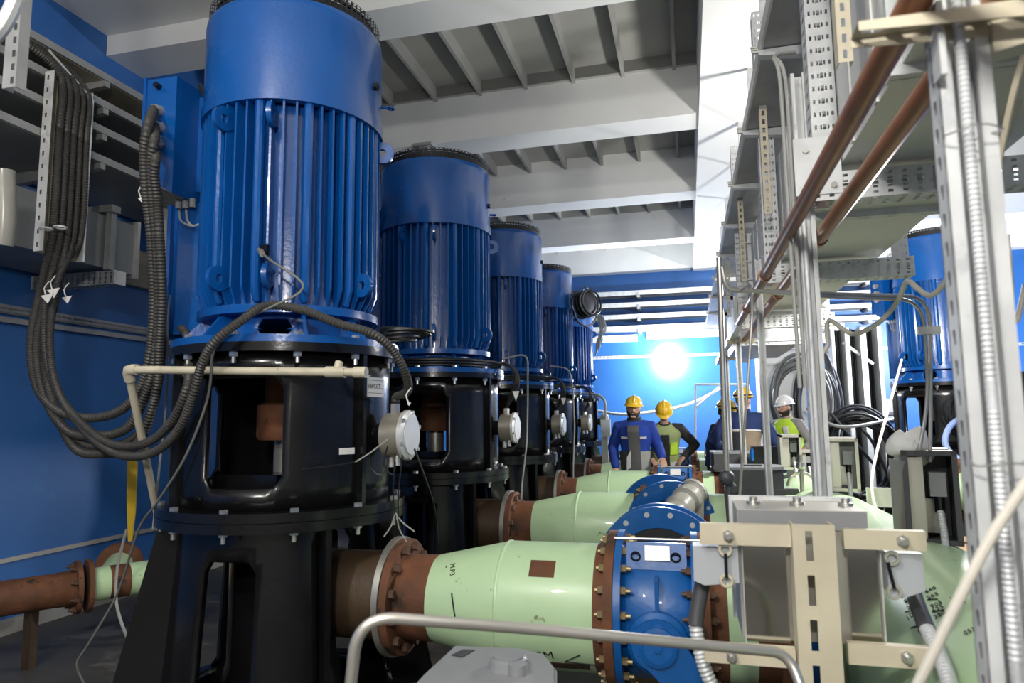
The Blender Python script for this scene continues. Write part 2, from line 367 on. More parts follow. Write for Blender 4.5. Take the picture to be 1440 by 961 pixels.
# vertical channels on the far wall with cable coils
for i, x in enumerate((1183, 1204, 1228)):
    p = onY(x, 480, 14.6)
    t = empty('riser_channel', (p.x, 14.6, 0), 'tall steel cable riser against the far blue wall, %s from the white column' % ('first', 'second', 'third')[i], 'channel', 'cable risers on the far wall')
    MB().bb((p.x-.15, 14.7, 0), (p.x-.10, 15.2, 3.2)).build('flange', GALVD, t); MB().bb((p.x+.08, 14.6, 0), (p.x+.15, 15.2, 3.2)).build('flange', GALVD, t)
    MB().bb((p.x-.1, 15.1, 0), (p.x+.08, 15.2, 3.2)).build('web', DGREY, t)
    for j in range(3): MB().tube([(p.x-.06+.06*j, 15.05, 0), (p.x-.06+.06*j, 15.05, 3.2)], .024, 6).build('cable', CABLE, t)
def coil(name, cx, cy, Y, rx, ry, n, r, m, label, spread=.12, seed=1, drop=0):
    rnd = random.Random(seed); c = onY(cx, cy, Y); root = empty(name, c, label, 'cable coil'); s = Y/.97/960
    for i in range(n):
        a = rx*s*(1+rnd.uniform(-spread, spread)); bq = ry*s*(1+rnd.uniform(-spread, spread)); ox, oz, oy = rnd.uniform(-.06, .06)*rx*s, rnd.uniform(-.06, .06)*ry*s, rnd.uniform(-.1, .1)
        ph = rnd.uniform(0, 6)
        P = [c+V((ox+a*cos(t), oy+.05*sin(2*t+ph), oz+bq*sin(t)*(1 if sin(t) > 0 else 1.1+drop*rnd.random()))) for t in [2*pi*k/40 for k in range(41)]]
        MB().tube(P, r*rnd.uniform(.8, 1.2), 6, caps=False).build('loop', m, root)
    return root
coil('hose_coil', 1126, 562, 12.0, 32, 50, 9, .028, mat('grey_hose', (.13, .13, .12), .5), 'grey hoses hung in a tall loop beside the white column', .16, 3)
coil('hose_coil', 1150, 570, 12.3, 24, 60, 6, .026, DGREY, 'dark hoses hung in a loop behind the slotted post, beside the grey coil', .22, 4)
coil('cable_coil', 1207, 640, 12.0, 44, 52, 22, .024, CABLE, 'large tangled coil of thick black cables hanging before the wall risers', .22, 5, .25)
for i, (p0, p1, p2) in enumerate((((1135, 575), (1180, 600), (1258, 590)), ((1150, 560), (1200, 620), (1235, 660)), ((1175, 590), (1220, 612), (1262, 700)))):
    wire('loose_cable', [onY(*p0, 12.2), onY(*p1, 11.6), onY(*p2, 11.9)], .026, (GREYCAB, CABLE, CABLE)[i], ('grey cable strung from the hose loop across to the black coil', 'black cable slanting down across the large black coil', 'black cable sagging past the coil towards the planks')[i], step=.1)
wire('metal_strut', [onY(1185, 482, 14.75), onY(1228, 512, 14.75)], .03, GALV, 'short pale rod slanting across the wall risers', 'rod')
b = empty('socket_box', onY(1251, 575, 14.5), 'small grey electrical box on the far wall behind the black coil', 'box')
MB().box(onY(1251, 575, 15.2), (.36, .16, .4)).build('body', GREYP, b); MB().box(onY(1251, 582, 15.1), (.3, .04, .06)).build('terminal_strip', DGREY, b)
for o in b.children: pass
# ------------------------------------------------------------------ vertical pumps (local frame: z up, phi from -Y towards +X)
def dr(phi): a = radians(phi); return V((sin(a), -cos(a), 0))
def shell(name, m, parent, prof, wins, n=96, th=.03):
    zs = sorted(set([z for _, z in prof]+[z for w_ in wins for z in (w_[2], w_[2]+.05, w_[3]-.05, w_[3])]))
    def R(z):
        for (r0, z0), (r1, z1) in zip(prof, prof[1:]):
            if z0 <= z <= z1: return r0+(r1-r0)*(z-z0)/(z1-z0)
        return prof[-1][0]
    phis = [360*i/n for i in range(n)]; g = MB(); d = 360/n
    P = [dr(p)*R(z)+V((0, 0, z)) for z in zs for p in phis]; F = []
    for j in range(len(zs)-1):
        for i in range(n):
            pc = (phis[i]+d/2); zc = (zs[j]+zs[j+1])/2; cut = None
            for c, hw, za, zb in wins:
                dd = (pc-c+180) % 360-180
                if abs(dd) < hw and za < zc < zb:
                    cut = 'all'
                    if abs(dd) > hw-d*1.01 and (zc < za+.05 or zc > zb-.05): cut = ('L' if dd < 0 else 'R')+('b' if zc < za+.05 else 't')
            q = (j*n+i, j*n+(i+1) % n, (j+1)*n+(i+1) % n, (j+1)*n+i)
            if cut is None: F.append(q)
            elif cut == 'Lb': F.append((q[0], q[1], q[3]))
            elif cut == 'Rb': F.append((q[0], q[1], q[2]))
            elif cut == 'Lt': F.append((q[0], q[2], q[3]))
            elif cut == 'Rt': F.append((q[1], q[2], q[3]))
    g.add(P, F); o = g.build(name, m, parent, local=True)
    md = o.modifiers.new('thickness', 'SOLIDIFY'); md.thickness = th; md.offset = -1
    return o
def Mz(phi, r=0, z=0): return Matrix.Translation(dr(phi)*r+V((0, 0, z))) @ Matrix.Rotation(radians(phi), 4, 'Z')   # local -Y points outwards
Z1 = V((0, 0, 1)); O3 = V((0, 0, 0))
def make_pump():
    P = empty('vertical_pump', (-2.086, 3.285, 0), 'pump', 'pump', 'blue vertical pumps in the main row')
    B = lambda mb, nm, m: mb.build(nm, m, P, local=True)
    # motor
    B(MB().lathe(O3, Z1, [(.395, 2.03), (.395, 3.14)], 64), 'motor_body', BLUE)
    fp = [(.39, 3.12), (.472, 3.12), (.472, 2.15), (.425, 2.055), (.39, 2.055)]
    fin = MB().prism([(-.005, -r, z) for r, z in fp], (.010, 0, 0)).build('fin', BLUE, P, local=True, smooth=0)
    tb = MB().chain([(0, -.452, 3.12), (0, -.452, 2.16), (0, -.43, 2.09)], [.024, .024, .02], 10).build('cooling_tube', BLUE, P, local=True)
    for i in range(48):
        src = tb if i % 4 == 1 else fin; M = Mz(i*7.5+3)
        if i in (0, 1): src.matrix_local = M
        else: inst(src, M, P)
    B(MB().lathe(O3, Z1, [(.476, 3.12), (.478, 3.60), (.474, 3.63), (.466, 3.64), (.44, 3.64)], 72), 'motor_cap', BLUE)
    B(MB().ring(O3, Z1, .44, .486, 3.085, 3.15, 72), 'cap_band', BLUE)
    g = MB(); n = 90
    zs = [3.635+.0175*i for i in range(6)]
    for j in range(5):
        for i in range(n):
            a0, a1 = 360*i/n, 360*(i+1)/n; q = [dr(a0)*.466+Z1*zs[j], dr(a1)*.466+Z1*zs[j], dr(a1)*.466+Z1*zs[j+1], dr(a0)*.466+Z1*zs[j+1]]; c = sum(q, V())/4
            e = [c+(p-c)*.62 for p in q]; g.add(q+e, [(0, 1, 5, 4), (1, 2, 6, 5), (2, 3, 7, 6), (3, 0, 4, 7)])
    for i in range(6): g.ring(O3, Z1, .06+.07*i,   .085+.07*i, 3.718, 3.724, 40)
    for i in range(36): g.bar(dr(i*10)*.03+Z1*3.72, dr(i*10)*.46+Z1*3.72, .006, .006)
    g.lathe(O3, Z1, [(.43, 3.64), (.43, 3.70), (0, 3.705)], 40)
    tag(B(g, 'fan_grille', GRILLE), 'black mesh fan grille on top')
    for phi, z in ((-12, 3.0), (19, 3.0), (-12, 2.19), (19, 2.19), (168, 3.0), (199, 3.0), (78, 2.19), (108, 3.0)):
        a = MB().ring((0, -.49, 0), (1, 0, 0), .022, .062, -.012, .012, 20); a.box((0, -.43, 0), (.024, .09, .075))
        o = B(a, 'lifting_lug', BLUE); o.matrix_local = Mz(phi, 0, z)
    a = MB().ring((0, -.535, 0), (0, 0, 1), .011, .022, -.005, .005, 14); a.cyl((0, -.47, 0), (0, -.515, 0), .010, 8)
    o = B(a, 'eye_bolt', BLUE); o.matrix_local = Mz(122, 0, 3.33)
    o = B(MB().cyl((0, -.47, 0), (0, -.497, 0), .022, 10), 'cap_bolt', BLACK); o.matrix_local = Mz(92, 0, 3.33)
    B(MB().ring(O3, Z1, .36, .468, 2.02, 2.06, 64), 'base_ring', BLUE)
    shell('motor_neck', BLUE, P, [(.375, 1.895), (.375, 2.02)], [(20, 12, 1.91, 2.0), (110, 12, 1.91, 2.0), (200, 12, 1.91, 2.0), (290, 12, 1.91, 2.0)])
    gu = B(MB().prism([(-.009, -.375, 1.9), (-.009, -.545, 1.9), (-.009, -.44, 2.02), (-.009, -.375, 2.02)], (.018, 0, 0)), 'neck_gusset', BLUE)
    for i, ph in enumerate((40, 75, 130, 165, 220, 255, 310, 345)):
        if i == 0: gu.matrix_local = Mz(ph)
        else: inst(gu, Mz(ph), P)
    B(MB().ring(O3, Z1, .30, .585, 1.865, 1.9, 72), 'motor_base_plate', BLUE)
    # drum and pedestal
    B(MB().ring(O3, Z1, .40, .588, 1.822, 1.865, 72), 'drum_top_plate', BLACK)
    shell('drum', BLACK, P, [(.535, 1.085), (.535, 1.825)], [(9, 22, 1.19, 1.70), (189, 22, 1.19, 1.70), (279, 20, 1.19, 1.70)])
    wr = MB().bb((-.012, -.575, 1.085), (.012, -.53, 1.822)).build('drum_rib', BLACK, P, local=True)
    for i, ph in enumerate((71, 140, 251, 322)):
        if i == 0: wr.matrix_local = Mz(ph)
        else: inst(wr, Mz(ph), P)
    B(MB().ring(O3, Z1, .38, .622, 1.0, 1.045, 72), 'pedestal_flange', BLACK); B(MB().ring(O3, Z1, .38, .622, 1.048, 1.09, 72), 'drum_flange', BLACK)
    bt = MB().cyl((0, 0, -.09), (0, 0, .01), .009, 6); hexbolt(bt, (0, 0, .0), (0, 0, 1), .021, .016); hexbolt(bt, (0, 0, -.08), (0, 0, -1), .021, .022, .03)
    bt = bt.build('bolt', BOLT, P, local=True, smooth=0); k = 0
    for i in range(12):
        for r, z in ((.556, 1.90), (.592, 1.09)):
            M = Matrix.Translation(dr(i*30+6)*r+Z1*z)
            if k == 0: bt.matrix_local = M
            else: inst(bt, M, P)
            k += 1
    shell('pedestal', BLACK, P, [(.575, .02), (.505, 1.0)], [(3, 15, .14, .86), (88, 38, .10, .98), (180, 16, .14, .86), (272, 22, .14, .86)], th=.035)
    gs = MB().prism([(-.014, -.49, 1.0), (-.014, -.60, 1.0), (-.014, -.82, .05), (-.014, -.56, .05)], (.028, 0, 0)).build('pedestal_gusset', BLACK, P, local=True)
    for i, ph in enumerate((-56, 128, 218)):
        if i == 0: gs.matrix_local = Mz(ph)
        else: inst(gs, Mz(ph), P)
    o = B(MB().bb((-.014, -.60, .05), (.014, -.49, 1.0)), 'pedestal_edge_plate', BLACK); o.matrix_local = Mz(51)
    B(MB().ring(O3, Z1, .36, .86, 0.0, .05, 64), 'foot_ring', BLACK)
    B(MB().lathe(O3, Z1, [(.30, .05), (.30, .2), (.27, .3), (.27, .9), (.2, .98), (.16, 1.0), (.16, 1.12)], 40), 'pump_casing', BLACK)
    B(MB().lathe(O3, Z1, [(.07, 1.1), (.07, 1.86)], 24), 'shaft', RIM)
    tag(B(MB().lathe(O3, Z1, [(.15, 1.40), (.16, 1.42), (.16, 1.58), (.12, 1.6), (.12, 1.86)], 32), 'shaft_coupling', RUST), 'red-brown shaft coupling seen through the drum window')
    B(MB().bb((-.16, -.34, 1.1), (.16, -.16, 1.24)), 'seal_housing', BLACK)
    # round junction box on a stub
    jb = B(MB().lathe((.535, -.02, 1.42), (1, 0, 0), [(.06, -.03), (.06, .05)], 20), 'box_stub', BLACK)
    jb = B(MB().lathe((.575, -.02, 1.42), (1, 0, 0), [(.085, 0), (.112, .015), (.115, .10), (.117, .115)], 32), 'junction_box', BOXM); tag(jb, 'tan round junction box')
    MB().lathe((.69, -.02, 1.42), (1, 0, 0), [(.126, 0), (.126, .02), (.10, .032), (.10, .036)], 32).build('box_cover', PALE, jb, local=True)
    cb = None
    for i in range(6):
        a = radians(60*i+20); M = Matrix.Translation((.70, -.02+.115*cos(a), 1.42+.115*sin(a)))
        if cb is None: cb = MB().cyl(O3, (.025, 0, 0), .011, 6).build('cover_bolt', BOLT, jb, local=True); cb.matrix_local = M
        else: inst(cb, M, jb)
    MB().cyl((.63, -.02, 1.53), (.63, -.02, 1.58), .026, 6).build('gland', BOLT, jb, local=True); MB().cyl((.66, -.06, 1.32), (.66, -.06, 1.27), .018, 8).build('gland', BOLT, jb, local=True); MB().cyl((.61, -.02, 1.32), (.61, -.02, 1.26), .018, 8).build('gland', BOLT, jb, local=True)
    # motor terminal box and cable column on the wall side
    tbx = B(MB().prism([(-.735, -.30, 3.38), (-.735, -.30, 2.84), (-.69, -.30, 2.80), (-.545, -.30, 2.72), (-.545, -.30, 3.38)], (0, .26, 0)), 'terminal_box', BLUE)
    MB().bb((-.752, -.312, 2.83), (-.735, -.03, 3.39)).build('box_lid', BLUE, tbx, local=True); MB().bb((-.79, -.25, 3.12), (-.752, -.08, 3.26)).build('lid_handle', BLUE, tbx, local=True)
    MB().prism([(-.62, -.12, 3.34), (-.62, -.12, 2.80), (-.42, -.12, 2.76), (-.42, -.12, 3.34)], (0, .26, 0)).build('box_neck', BLUE, tbx, local=True)
    gl_ = MB().cyl((0, 0, 0), (0, -.045, -.01), .03, 12).build('gland', GALVD, tbx, local=True); gl_.location = (-.645, -.30, 3.19)
    for z in (3.095, 3.0): inst(gl_, Matrix.Translation((-.635, -.30, z)), tbx)
    MB().cyl((-.655, -.30, 3.33), (-.655, -.335, 3.33), .016, 10).build('plug', BLACK, tbx, local=True)
    MB().tube(smooth_path([(-.56, -.06, 3.37), (-.53, -.14, 3.40), (-.47, -.16, 3.30), (-.42, -.13, 3.17), (-.38, -.12, 3.16)], .03), .012, 8).build('loop_wire', CABLE, tbx, local=True)
    B(MB().bb((-.68, -.12, 1.98), (-.45, .14, 2.72)), 'cable_column', BLUE); B(MB().bb((-.70, -.15, 1.96), (-.675, .16, 2.71)), 'column_edge', BLUE)
    sg_ = B(MB().cyl((0, 0, 0), (0, 0, .05), .017, 8), 'sensor_gland', GREYP); sg_.location = (-.62, -.16, 2.68)
    for x in (-.575, -.53): inst(sg_, Matrix.Translation((x, -.16, 2.68)), P)
    for i in range(2): B(MB().tube(smooth_path([(-.615+.045*i, -.16, 2.67), (-.58+.04*i, -.18, 2.60), (-.51, -.17, 2.57), (-.46, -.16, 2.59)], .02), .006, 6), 'sensor_wire', GREYCAB)
    return P
pump = make_pump()
PL = ['nearest blue vertical pump, huge finned motor, with white pvc pipe before it',
      'blue vertical pump second in the row, behind the nearest one',
      'blue vertical pump third in the row, its motor between two others',
      'blue vertical pump fourth in the row, with a black cable reel on its motor',
      'blue vertical pump last and farthest in the row, near the far wall']
PX, PY = -2.086, [3.285+2.23*k for k in range(5)]
for k in range(5):
    o = pump if k == 0 else copy_tree(pump)
    o['label'] = PL[k]; o.location = (PX, PY[k], 0)
o = copy_tree(pump); o['label'] = 'blue vertical pump standing apart behind the tall foreground post and open cabinet'; del o['group']
o.location = (3.07, 9.45, 0); o.rotation_euler.z = radians(-62)
# nearest pump: sign on drum, white sticker
def on_drum(phi, z, r=.5375):
    return lambda c: pump.location+dr(phi+math.degrees(c.x/r))*(r+.004+c.z)+Z1*(z+c.y)
def patch(name, m, parent, fn, w_, h_, th=.0015, n=8):
    top = [fn(V((-w_/2+w_*i/n, s*h_/2, th))) for s in (-1, 1) for i in range(n+1)]; low = [fn(V((-w_/2+w_*i/n, s*h_/2, -.004))) for s in (-1, 1) for i in range(n+1)]
    g = MB(); k = n+1; F = [(i, i+1, k+i+1, k+i) for i in range(n)]
    G = [(2*k+i, 3*k+i, 3*k+i+1, 2*k+i+1) for i in range(n)]
    S = [(i, 2*k+i, 2*k+i+1, i+1) for i in range(n)]+[(k+i, k+i+1, 3*k+i+1, 3*k+i) for i in range(n)]+[(0, k, 3*k, 2*k), (n, 2*k+n, 3*k+n, k+n)]
    return g.add(top+low, F+G+S).build(name, m, parent)
sg = patch('drum_sign', PAPER, pump, on_drum(84, 1.665), .17, .10)
lettering('HPCCT...', .034, on_drum(84, 1.668, .5395), sg)
patch('sign_line', INK, sg, on_drum(84, 1.70, .539), .13, .002); patch('sign_line', INK, sg, on_drum(84, 1.635, .539), .13, .002)
patch('sticker', PAPER, pump, on_drum(63, 1.35), .085, .03)
# cable reel on the fourth motor, cables on the fifth
r = empty('cable_reel', onY(824, 428, PY[3]), 'black cable reel hanging on the side of the fourth motor', 'reel')
c = r.location.copy(); ax = V((.8, -.6, .1)).normalized()
MB().lathe(c, ax, [(.08, -.09), (.17, -.07), (.18, 0), (.17, .07), (.08, .09)], 28).build('drum_body', CABLE, r)
MB().ring(c+Z1*.215, V((.6, .8, 0)), .04, .055, -.01, .01, 16).build('hook_ring', BOLT, r)
m = MB()
for i in range(5): m.tube([c+ax*(.06*i-.12)+frame(ax)[0]*(.19*cos(t))+frame(ax)[1]*(.19*sin(t)) for t in [2*pi*k/24 for k in range(25)]], .016, 6)
m.build('wound_cable', CABLE, r)
wire('hanging_cable', [onY(807, 438, 9.6), onY(812, 452, 9.7), onY(826, 459, 10), onY(838, 448, 10.6), onY(841, 425, 11)], .016, CABLE, 'black cable drooping from the reel across the last motor', step=.08)
m = empty('wire_bundle', onY(845, 455, 11.6), 'bundle of loose pale wires hanging from the last motor', 'wires')
for i in range(6): MB().tube(smooth_path([onY(838+i*2, 440+i, 11.5), onY(842+i*2, 455+2*i, 11.5), onY(845-i, 468+i*2, 11.5), onY(848-2*i, 480+i*4, 11.5)], .08), .012, 5).build('wire', GREYCAB if i % 2 else WHITECAB, m)
# bracket box under a beam over the second motor
b = empty('ceiling_fixture', onZ(597, 205, ZB), 'small grey fixture on the beam underside above the second motor', 'fixture')
MB().bb(b.location+V((-.12, -.1, -.03)), b.location+V((.12, .1, .0))).build('plate', GALVD, b); MB().bb(b.location+V((-.05, -.06, -.12)), b.location+V((.06, .06, -.03))).build('body', GREYP, b)

# ------------------------------------------------------------------ discharge pipes, valves, outlets
AZ = .625
def bolts(mb, c, ax, R, n, r=.017, h=.02, ph=0, hint=None):
    u, v = frame(ax, hint)
    for i in range(n):
        a = 2*pi*(i+ph)/n; hexbolt(mb, V(c)+(u*cos(a)+v*sin(a))*R, ax, r, h)
    return mb
def bolt_set(parent, c, ax, R, n, m, nut=.02, r=.017, stud=0.):
    c = V(c); ax = V(ax); u, v = frame(ax); proto = None
    for i in range(n):
        a = 2*pi*(i+.5)/n; p = c+(u*cos(a)+v*sin(a))*R
        if proto is None:
            b = MB().cyl(O3, ax*nut, r, 6)
            if stud: b.cyl(ax*nut, ax*(nut+stud), r*.55, 8)
            proto = b.build('bolt', m, parent, local=True, smooth=0); o = proto
        else: o = inst(proto, Matrix(), parent)
        q = parent; off = V((0, 0, 0))
        while q is not None: off += q.location; q = q.parent
        o.location = p-off
X1 = V((1, 0, 0))
def make_line(y):
    D = empty('discharge_pipe', (-1.1, y, 0), '', 'pipe', 'mint green discharge pipes of the pumps'); o = (0, y, AZ)
    tag(MB().lathe(o, X1, [(.212, -1.88), (.212, -1.455)], 48).build('rusty_spool', DRUST, D), 'dark rusty spool leaving the pump')
    tag(MB().ring(o, X1, .12, .285, -1.455, -1.425, 56).build('spool_flange', RIM, D), 'flange with bright machined rim')
    tag(MB().ring(o, X1, .12, .275, -1.422, -1.385, 56).build('rusty_flange', RUST, D), 'thick rusty flange')
    bolt_set(D, (-1.385, y, AZ), X1, .238, 12, RBOLT, .026, .022)
    tag(MB().lathe(o, X1, [(.20, -1.385), (.203, -1.22)], 48).build('rusty_collar', RUST, D), 'bare rusty collar')
    tag(MB().lathe(o, X1, [(.203, -1.222), (.205, -1.215), (.28, -.865), (.282, -.85), (.282, -.425)], 64).build('reducer', GREEN, D), 'mint green reducer')
    MB().lathe(o, X1, [(.280, -.872), (.285, -.866), (.285, -.858), (.281, -.852)], 64).build('weld_seam', GREEN, D)
    tag(MB().lathe(o, X1, [(.2825, -.43), (.284, -.425), (.284, -.37)], 64).build('rusty_band', RUST, D), 'bare rusty end band')
    MB().ring(o, X1, .2, .345, -.378, -.338, 64).build('end_flange', RUST, D)
    bolt_set(D, (-.378, y, AZ), -X1, .312, 20, BRASSB, .024, .016, .012)
    return D
def on_pipe(y, phi, x, r=.2822, tilt=0):   # phi 0 = towards the camera side (-Y), 90 = top
    def fn(c):
        cx, cy = c.x*cos(tilt)-c.y*sin(tilt), c.x*sin(tilt)+c.y*cos(tilt)
        a = radians(phi)+cy/r; return V((x+cx, y-cos(a)*(r+c.z), AZ+sin(a)*(r+c.z)))
    return fn
def grid_patch(name, m, parent, fn, w_, h_, n=10, th=.0015):
    P = [fn(V((w_*(i/n-.5), h_*(j/n-.5), t))) for t in (th, -.003) for j in range(n+1) for i in range(n+1)]; k = n+1; N = k*k
    F = [(j*k+i, j*k+i+1, (j+1)*k+i+1, (j+1)*k+i) for j in range(n) for i in range(n)]
    F += [tuple(N+q for q in f[::-1]) for f in F]
    for i in range(n): F += [(i, N+i, N+i+1, i+1), (n*k+i, n*k+i+1, N+n*k+i+1, N+n*k+i), (i*k, (i+1)*k, N+(i+1)*k, N+i*k), (i*k+n, N+i*k+n, N+(i+1)*k+n, (i+1)*k+n)]
    return MB().add(P, F).build(name, m, parent)
def make_valve(y):
    D = empty('check_valve', (-.16, y, 0), '', 'valve', 'blue check valves with levers'); o = (0, y, AZ)
    MB().lathe(o, X1, [(.27, -.305), (.285, -.28), (.285, -.04), (.27, -.012)], 56).build('valve_body', BLUE2, D)
    for a in (-.335, -.012): MB().ring(o, X1, .2, .348, a, a+.03, 64).build('flange', BLUE2, D)
    bolt_set(D, (-.305, y, AZ), X1, .314, 20, BRASSB, .022, .017, .02)
    bolt_set(D, (-.012, y, AZ), -X1, .314, 20, RBOLT, .022, .017, .02)
    h = MB().lathe((-.155, y-.20, AZ-.055), (0, -1, 0), [(.125, 0), (.125, .11), (.105, .125), (.105, .14)], 40).build('hub', BLUE2, D)
    MB().lathe((-.155, y-.335, AZ-.055), (0, -1, 0), [(.078, 0), (.078, .028), (.06, .032), (.06, .026), (.018, .026), (.018, .034), (0, .036)], 36).build('hub_cap', BLUE2, h)
    MB().bb((-.163, y-.305, AZ+.07), (-.147, y-.22, AZ+.20)).build('body_rib', BLUE2, D)
    a = V((-.155, y-.345, AZ-.055)); b = V((.14, y-.345, AZ-.40)); u = (b-a).normalized(); q = V((u.z, 0, -u.x))
    lv = MB().prism([a-q*.10-u*.02, a+q*.10-u*.02, b+q*.045, b-q*.045], (0, .03, 0)).build('lever', BLUE2, D)
    MB().prism([b+q*.10-u*.14, b+V((.20, 0, .12)), b+V((.26, 0, -.12)), b-q*.10-u*.0], (0, -.10, 0)).build('counterweight', BLUE2, lv)
    # bracket with name plate on top
    MB().prism([(-.285, y-.19, AZ+.215), (-.03, y-.19, AZ+.215), (-.03, y-.16, AZ+.325), (-.285, y-.16, AZ+.325)], (0, .012, 0)).build('plate_bracket', BLUE2, D)
    MB().prism([(-.205, y-.192, AZ+.255), (-.10, y-.192, AZ+.255), (-.10, y-.176, AZ+.315), (-.205, y-.176, AZ+.315)], (0, -.003, .001)).build('name_plate', PALE, D)
    m = MB()
    for x in (-.245, -.075): m.ring((x, y-.185, AZ+.27), (0, 1, .3), .016, .022, -.006, .004, 16)
    m.build('lifting_hole', BLACK, D)
    MB().cyl((-.34, y-.13, AZ+.335), (.03, y-.13, AZ+.335), .006, 8).build('tie_rod', BOLT, D)
    return D
def make_outlet(y):
    D = empty('outlet_pipe', (.3, y, 0), '', 'pipe', 'short outlet pipes between valves and header'); o = (0, y, AZ)
    MB().ring(o, X1, .2, .345, .020, .058, 56).build('inlet_flange', RUST, D)
    MB().lathe(o, X1, [(.282, .058), (.282, .13)], 56).build('rusty_band', RUST, D)
    MB().lathe(o, X1, [(.2825, .128), (.2825, .24)], 56).build('green_section', GREEN, D)
    MB().lathe(o, X1, [(.282, .238), (.282, .33)], 56).build('rusty_band', RUST, D)
    MB().ring(o, X1, .2, .345, .33, .37, 56).build('valve_flange', RUST, D); MB().ring(o, X1, .2, .345, .47, .51, 56).build('valve_flange', RUST, D)
    tag(MB().lathe(o, X1, [(.30, .37), (.30, .47)], 56).build('butterfly_body', BLUE2, D), 'blue butterfly valve body')
    MB().lathe(o, X1, [(.282, .51), (.2825, .75)], 56).build('green_section', GREEN, D)
    bolt_set(D, (.058, y, AZ), X1, .312, 20, RBOLT, .022, .016, .01)
    return D
def make_actuator(y, x=.46, z=AZ+.20, name='valve_actuator'):
    D = empty(name, (x, y, z), '', 'actuator', 'grey valve actuators')
    MB().lathe((x, y, z-.01), Z1, [(.07, 0), (.07, .06), (.11, .07), (.11, .09)], 24).build('stem_housing', DGREY, D)
    zz = z+.09
    q = [(-.21, -.15), (-.18, -.19), (.10, -.19), (.21, -.10), (.21, .13), (.16, .18), (-.18, .18), (-.21, .14)]
    MB().prism([(x+a, y+b, zz) for a, b in q], (0, 0, .045)).build('gear_flange', DGREY, D)
    MB().prism([(x+a*.96, y+b*.96, zz+.045) for a, b in q], (0, 0, .14)).build('housing', DGREY, D)
    tag(MB().prism([(x+a*.985, y+b*.985, zz+.185) for a, b in q], (0, 0, .022)).build('lid', GREYP, D), 'lighter grey lid')
    MB().bb((x-.07, y-.06, zz+.207), (x+.06, y-.01, zz+.217)).build('position_plate', DGREY, D)
    MB().cyl((x-.16, y-.185, zz+.05), (x-.16, y-.25, zz+.05), .03, 12).build('cable_gland', DGREY, D)
    return D
DL = ['nearest mint green reducer pipe with rusty collar, handwriting and a brown patch',
      'second mint green reducer pipe, ending in an open rusty flange', 'third mint green reducer pipe, before the bearded worker', 'fourth mint green pipe, behind the bearded worker', 'fifth mint green pipe, at the last pump']
VL = ['nearest blue check valve with hub, lever and bolted flanges', '', 'blue check valve under the bearded worker\'s hand', 'blue check valve of the fourth pipe line, behind the worker\'s hand', 'blue check valve of the fifth pipe line, hidden behind the workers']
OL = ['short green outlet pipe of the nearest valve, behind the steel cabinet', 'short green outlet pipe with rusty bands beside the wrapped tube', 'short green outlet pipe beside the middle grey actuator', 'short green outlet pipe of the fourth line', 'short green outlet pipe of the fifth line']
TL = ['', 'large dark grey valve actuator with light lid, nearest of three', 'dark grey valve actuator, second of three receding boxes', 'pale grey valve actuator, farthest of three receding boxes']
L0 = make_line(PY[0]); V0 = make_valve(PY[0]); O0 = make_outlet(PY[0]); A0 = make_actuator(PY[1])
dy = lambda k: V((0, PY[k]-PY[0], 0))
for k in range(1, 5):
    c = copy_tree(L0); c.location = L0.location+dy(k); c['label'] = DL[k]
    if k > 1: c = copy_tree(V0); c.location = V0.location+dy(k); c['label'] = VL[k]
    c = copy_tree(O0); c.location = O0.location+dy(k); c['label'] = OL[k]
for k in (2, 3):
    c = copy_tree(A0); c.location = (.42, PY[k], AZ+.20); c['label'] = TL[k]
L0['label'] = DL[0]; V0['label'] = VL[0]; O0['label'] = OL[0]; A0['label'] = TL[1]
# patches and handwriting on the nearest pipe
tag(grid_patch('brown_patch', RUST, L0, on_pipe(PY[0], 46, -.66, .2825), .115, .085), 'unpainted brown rectangle')
grid_patch('brown_patch', DRUST, L0, on_pipe(PY[0], -48, -.62, .2825), .33, .05)
def on_cone(phi, x, tilt=0):
    def fn(c):
        cx, cy = c.x*cos(tilt)-c.y*sin(tilt), c.x*sin(tilt)+c.y*cos(tilt)
        xx = x+cx; r = .205+(.28-.205)*(xx+1.215)/.35+.002; a = radians(phi)+cy/r
        return V((xx, PY[0]-cos(a)*(r+c.z), AZ+sin(a)*(r+c.z)))
    return fn
lettering('M.P3', .036, on_cone(48, -1.10, -1.35), L0); lettering('" .', .036, on_cone(50, -1.145, -1.35), L0)
lettering('5M', .062, on_pipe(PY[0], -34, -.645, .283, .12), L0)
def stroke(pts, fn, parent, r=.0035): MB().tube([fn(V((a, b, .001))) for a, b in pts], r, 5).build('pen_stroke', INK, parent)
f0 = on_pipe(PY[0], -36, -.62, .2825)
stroke([(-.15, .04), (-.125, .0), (-.11, -.03)], f0, L0, .005); stroke([(.13, .03), (.06, -.02), (.12, -.025), (.21, -.03)], f0, L0, .003)
stroke([(0, .07), (.01, .03), (.022, -.03)], on_cone(3, -1.08), L0, .004)
# brown patches on the other reducers
for k in (1, 2, 3):
    pass
